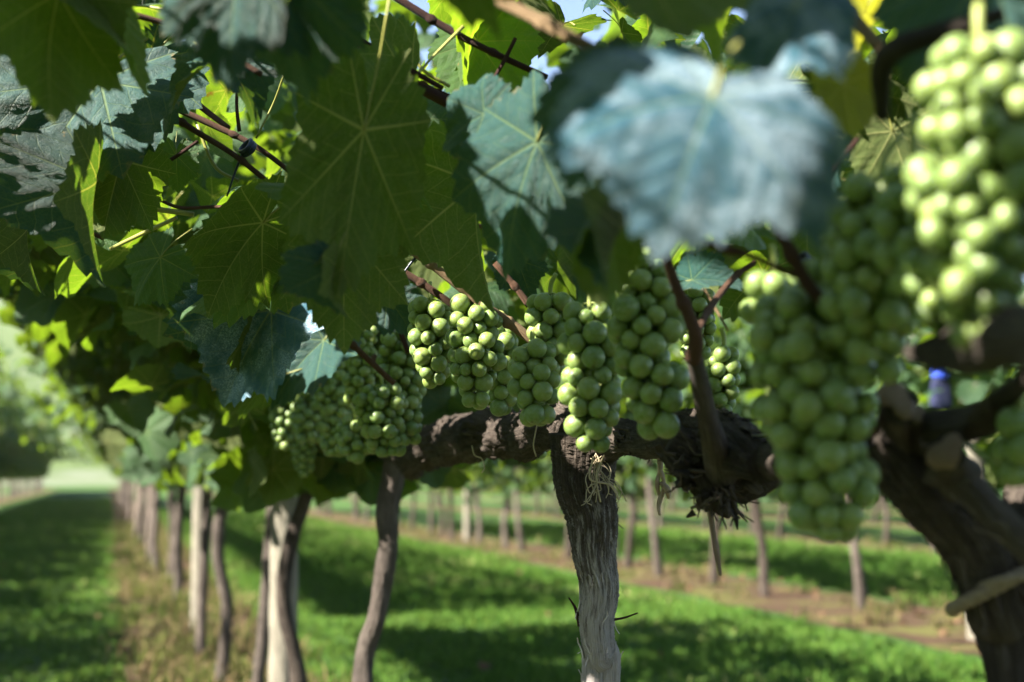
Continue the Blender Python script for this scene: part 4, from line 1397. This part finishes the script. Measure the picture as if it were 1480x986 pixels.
# foliage and cordon for the traced vines of the row
for k, v in enumerate(V_next):
    var = VAR_N[k % 4]
    for nm, me in (('cordon', var[1]), ('foliage', var[2])):
        o = obj(nm, me, v, (0.5 - v.location.x, 0.05, 0))
        if nm == 'foliage': o['kind'] = 'stuff'
g = np.random.default_rng(44)
y = V_next[-1].location.y + 1.15
k = 0
while y < 62:
    far_vine(0.5 + g.normal(0, .05), y, VAR_N[k % 4] if y < 16 else VAR_F[k % 5], 'vine of the nearest row in the blurred far cluster of trunks at the left', 'far vines of the nearest row', (1, 1, g.uniform(.98, 1.06)))
    y += g.normal(1.2, 0.08); k += 1
for yy in (-1.7, -2.9, -4.1, -5.3):      # the same row goes on behind the camera
    far_vine(0.5, yy, VAR_N[int(-yy) % 4], 'vine of the nearest row standing behind the camera', 'vines behind the camera', (1, 1, 1.1))
# gaps between the traced vines are filled by shoots of the same row
for yy, par in ((3.3, V_left), (5.9, V_next[1]), (7.6, V_next[2]), (10.0, V_next[3])):
    o = obj('foliage', VAR_N[int(yy) % 4][2], par, (0.5 - par.location.x, yy - par.location.y, 0))
    o['kind'] = 'stuff'
y, k = -8.0, 0
while y < 95:
    far_vine(LEFT_X + g.normal(0, .06), y, VAR_F[k % 5], 'vine of the leafy row on the far left beyond the mown lane', 'vines of the left row', (1, 1, g.uniform(1.0, 1.12)), flip=bool(g.random() < .5), tall=1.0 if y < 5 else 1.5 if y < 24 else 1.95)
    if y > 3:      # second foliage added to deepen this row's shade on the lane
        lv = COL.objects[-1]
        o = bpy.data.objects.new('foliage', VAR_F[(k + 2) % 5][2])
        link(o, lv.parent)
        o['kind'] = 'stuff'
        o.scale, o.location = lv.scale, lv.location
    y += g.normal(1.2, 0.08); k += 1
names = ['second', 'third', 'fourth', 'fifth', 'sixth']
for r_, x in enumerate(ROWS):
    y = max(2.0, x * 1.25)
    y1 = (40, 44, 50, 56, 62)[r_]
    k = r_
    while y < y1:
        far_vine(x + g.normal(0, .12), y, VAR_R[k % 7], 'blurred vine in the %s row, seen across the shaded grass' % names[r_], 'vines of the %s row' % names[r_], (1, 1, g.uniform(.98, 1.2)), flip=bool(g.random() < .5))
        y += max(0.7, g.normal(1.35, 0.32)); k += int(g.integers(1, 4))

# rows too far off to count: one mass of foliage and stems
g = np.random.default_rng(77)
C = []
for x in np.arange(29.1, 62, 4.8):
    n = 5200
    C.append(np.stack([x + g.normal(0, .6, n), g.uniform(x * 0.9, x * 3.2, n), 0.35 + 2.1 * g.random(n) ** 0.7], -1))
C = np.concatenate(C)
me = leaf_cloud('distant_vines', C, [Vector((a, b, .6)) for a, b in g.normal(0, .6, (len(C), 2))], g.uniform(.3, .6, len(C)), LOW[:2], 'leaf', None, 78)
tag(obj('distant_vines', me), kind='stuff')

# ------------------------------------------------------------------ grass and weeds
def blades(name, X, Y, h, wd, mat, seed, kind='stuff'):
    g = np.random.default_rng(seed)
    n = len(X)
    a = g.uniform(0, 6.283, n)
    ln = g.normal(0, 0.45, (n, 2)) * h[:, None]
    dx, dy = np.cos(a) * wd, np.sin(a) * wd
    V = np.zeros((n, 5, 3))
    V[:, 0] = np.stack([X - dx, Y - dy, np.zeros(n)], -1)
    V[:, 1] = np.stack([X + dx, Y + dy, np.zeros(n)], -1)
    mx, my = X + ln[:, 0] * .35, Y + ln[:, 1] * .35
    V[:, 2] = np.stack([mx + dx * .8, my + dy * .8, h * .6], -1)
    V[:, 3] = np.stack([mx - dx * .8, my - dy * .8, h * .6], -1)
    V[:, 4] = np.stack([X + ln[:, 0], Y + ln[:, 1], h], -1)
    o = np.arange(n)[:, None] * 5
    Q = o + np.array([[0, 1, 2, 3]])
    T = o + np.array([[3, 2, 4]])
    return tag(obj(name, mesh(name, V.reshape(-1, 3), [Q, T], mat, rnd=np.repeat(np.clip(0.62 * g.random(n) + 0.36 * (0.5 + 0.25 * np.sin(X * 2.3 + 1.3 * np.sin(Y * 1.1)) + 0.25 * np.sin(Y * 1.7 + 2 * np.sin(X * 1.9))), 0, 1), 5), smooth=False)), kind=kind)


g = np.random.default_rng(9)
Xs, Ys, Hs = [], [], []
for n, x0, x1, y0, y1, hh in ((70000, 0.95, 7.5, 5.0, 15.0, .045), (26000, -2.2, 0.1, 5.0, 22.0, .04), (26000, 5.6, 9.3, 8, 26, .09), (16000, -2.6, 0.1, 22.0, 60.0, .10), (22000, 1.0, 4.6, 15, 40, .09)):
    Xs.append(g.uniform(x0, x1, n)); Ys.append(y0 + (y1 - y0) * g.random(n) ** 1.3); Hs.append(g.uniform(.4, 1.3, n) * hh)
X, Y, H = map(np.concatenate, (Xs, Ys, Hs))
ok = ~((np.abs(X - 5.1) < 0.8) | ((X > .12) & (X < .95)))
X, Y, H = X[ok], Y[ok], H[ok]
clump = 0.55 + 0.75 * (np.sin(X * 5.1 + np.sin(Y * 3.3)) * np.sin(Y * 4.2 + X * 1.7) * .5 + .5)
blades('grass', X, Y, H * clump, 0.005 + 0.0012 * Y / 5, M['grass'], 2)

Xs, Ys, Hs = [], [], []
for n, xc, w, y0, y1 in ((300, 0.54, .42, 4.5, 30), (90, 5.1, .7, 6, 30), (60, 9.9, .5, 12, 34)):
    for _ in range(n):
        cx, cy = xc + g.uniform(-w, w), y0 + (y1 - y0) * g.random() ** 1.5
        m = int(g.integers(12, 40)); hh = g.uniform(.03, .13) if xc < 1 else g.uniform(.03, .09)
        Xs.append(cx + g.normal(0, .05, m)); Ys.append(cy + g.normal(0, .05, m)); Hs.append(np.abs(g.normal(hh, hh * .35, m)) + .02)
X, Y, H = map(np.concatenate, (Xs, Ys, Hs))
blades('weeds', X, Y, H, np.full(len(X), .006), M['weed'], 3)

g = np.random.default_rng(61)
C, N = [], []
for n, xc, w, y0, y1 in ((240, .52, .4, 4.5, 25), (260, 5.1, .6, 5, 26), (50, 3.0, 2.0, 5, 20), (15, -.8, .9, 6, 22)):
    C.append(np.stack([xc + g.normal(0, w * .6, n), y0 + (y1 - y0) * g.random(n) ** 1.4, g.uniform(.012, .05, n)], -1))
C = np.concatenate(C)
M['litter'] = simple('dry_leaf', (0.07, 0.042, 0.022), 0.85, 0.6, 12, 0.2)
tag(obj('leaf_litter', leaf_cloud('leaf_litter', C, [Vector((a, b, 1)) for a, b in g.normal(0, .35, (len(C), 2))], g.uniform(.018, .038, len(C)), LOW, 'litter', None, 62)), kind='stuff')

# ------------------------------------------------------------------ farmhouse on the far slope
ha, hr = R(15.76) + math.atan((34 - 740) / F), 260.0
hx, hy = hr * math.sin(ha), hr * math.cos(ha)
hzv = 0.95 + (688 - 556) / F * hr
house = empty('farmhouse', (hx, hy, hzv - 3.2), 'tiny white farmhouse on the hazy slope at the far left', 'house')
white = simple('house_plaster', (0.78, 0.76, 0.72), 0.8, 0.06, 2)
roofm = simple('roof_tiles', (0.30, 0.16, 0.11), 0.8, 0.25, 6)
glass = simple('window_glass', (0.04, 0.05, 0.06), 0.15, 0.1, 2)
doorm = simple('door_wood', (0.12, 0.07, 0.04), 0.6, 0.2, 5)
obj('wall', MB().box((-2.6, -2, -6), (2.6, 2, 2.6)).mesh('wall', white, smooth=False), house)
rv = np.array([[-3, -2.4, 2.61], [3, -2.4, 2.61], [3, 2.4, 2.61], [-3, 2.4, 2.61], [-3, 0, 4.0], [3, 0, 4.0]], float)
obj('roof', mesh('roof', rv, [np.array([[0, 1, 5, 4], [2, 3, 4, 5], [0, 3, 2, 1]]), np.array([[0, 4, 3], [1, 2, 5]])], roofm, smooth=False), house)
for wx in (-1.6, 1.6):
    obj('window', MB().box((wx - .45, -2.06, .6), (wx + .45, -2.003, 1.8)).mesh('window', glass, smooth=False), house)
obj('door', MB().box((-.5, -2.06, -.5), (.5, -2.003, 1.6)).mesh('door', doorm, smooth=False), house)

# ------------------------------------------------------------------ bag hanging from the second row
bx, by = 1360, 560
bd = DX(bx, by, 4.05)
c0 = P(bx, by, bd)
bag = empty('cloth_bag', c0, 'small navy cloth bag with a bright blue top hanging in the second row', 'bag')
navy = simple('navy_cloth', (0.010, 0.014, 0.05), 0.85, 0.3, 60)
blue = simple('blue_cloth', (0.02, 0.055, 0.40), 0.7, 0.15, 60)
k = bd / F


def pouch(w0, w1, z0, z1, dep, seed):
    g = np.random.default_rng(seed)
    n, m = 14, 28
    V = []
    for i in range(n):
        t = i / (n - 1)
        w = (w0 + (w1 - w0) * t) * (1 - 0.35 * abs(2 * t - 1) ** 5)
        for j in range(m):
            a = 2 * math.pi * j / m
            ca, sa = math.cos(a), math.sin(a)
            r = (abs(ca) ** 3 + abs(sa) ** 3) ** (-1 / 3) * (1 + 0.05 * math.sin(4 * a + 7 * t + seed))
            V.append((w * r * ca, dep * r * sa * (1 - 0.3 * t), z0 + (z1 - z0) * t))
    V += [(0, 0, z0), (0, 0, z1)]
    i, j = np.meshgrid(np.arange(n - 1), np.arange(m), indexing='ij')
    jn = (j + 1) % m
    Q = np.stack([i * m + j, i * m + jn, (i + 1) * m + jn, (i + 1) * m + j], -1).reshape(-1, 4)
    e = np.arange(m)
    T = np.vstack([np.stack([np.full(m, n * m), (e + 1) % m, e], -1), np.stack([np.full(m, n * m + 1), (n - 1) * m + e, (n - 1) * m + (e + 1) % m], -1)])
    return np.array(V), Q, T


V, Q, T = pouch(18 * k, 16 * k, -34 * k, 14 * k, 9 * k, 1)
obj('pouch', mesh('pouch', V, [Q, T], navy), bag)
V, Q, T = pouch(14 * k, 9 * k, 13 * k, 36 * k, 9.5 * k, 2)
obj('top_flap', mesh('top_flap', V, [Q, T], blue), bag)
obj('strap', MB().tube([(-9 * k, 0, 30 * k), (-7 * k, 0, 60 * k), (0, 0, 90 * k), (7 * k, 0, 60 * k), (9 * k, 0, 30 * k)], 0.006, seg=8, n=24).mesh('strap', navy), bag)
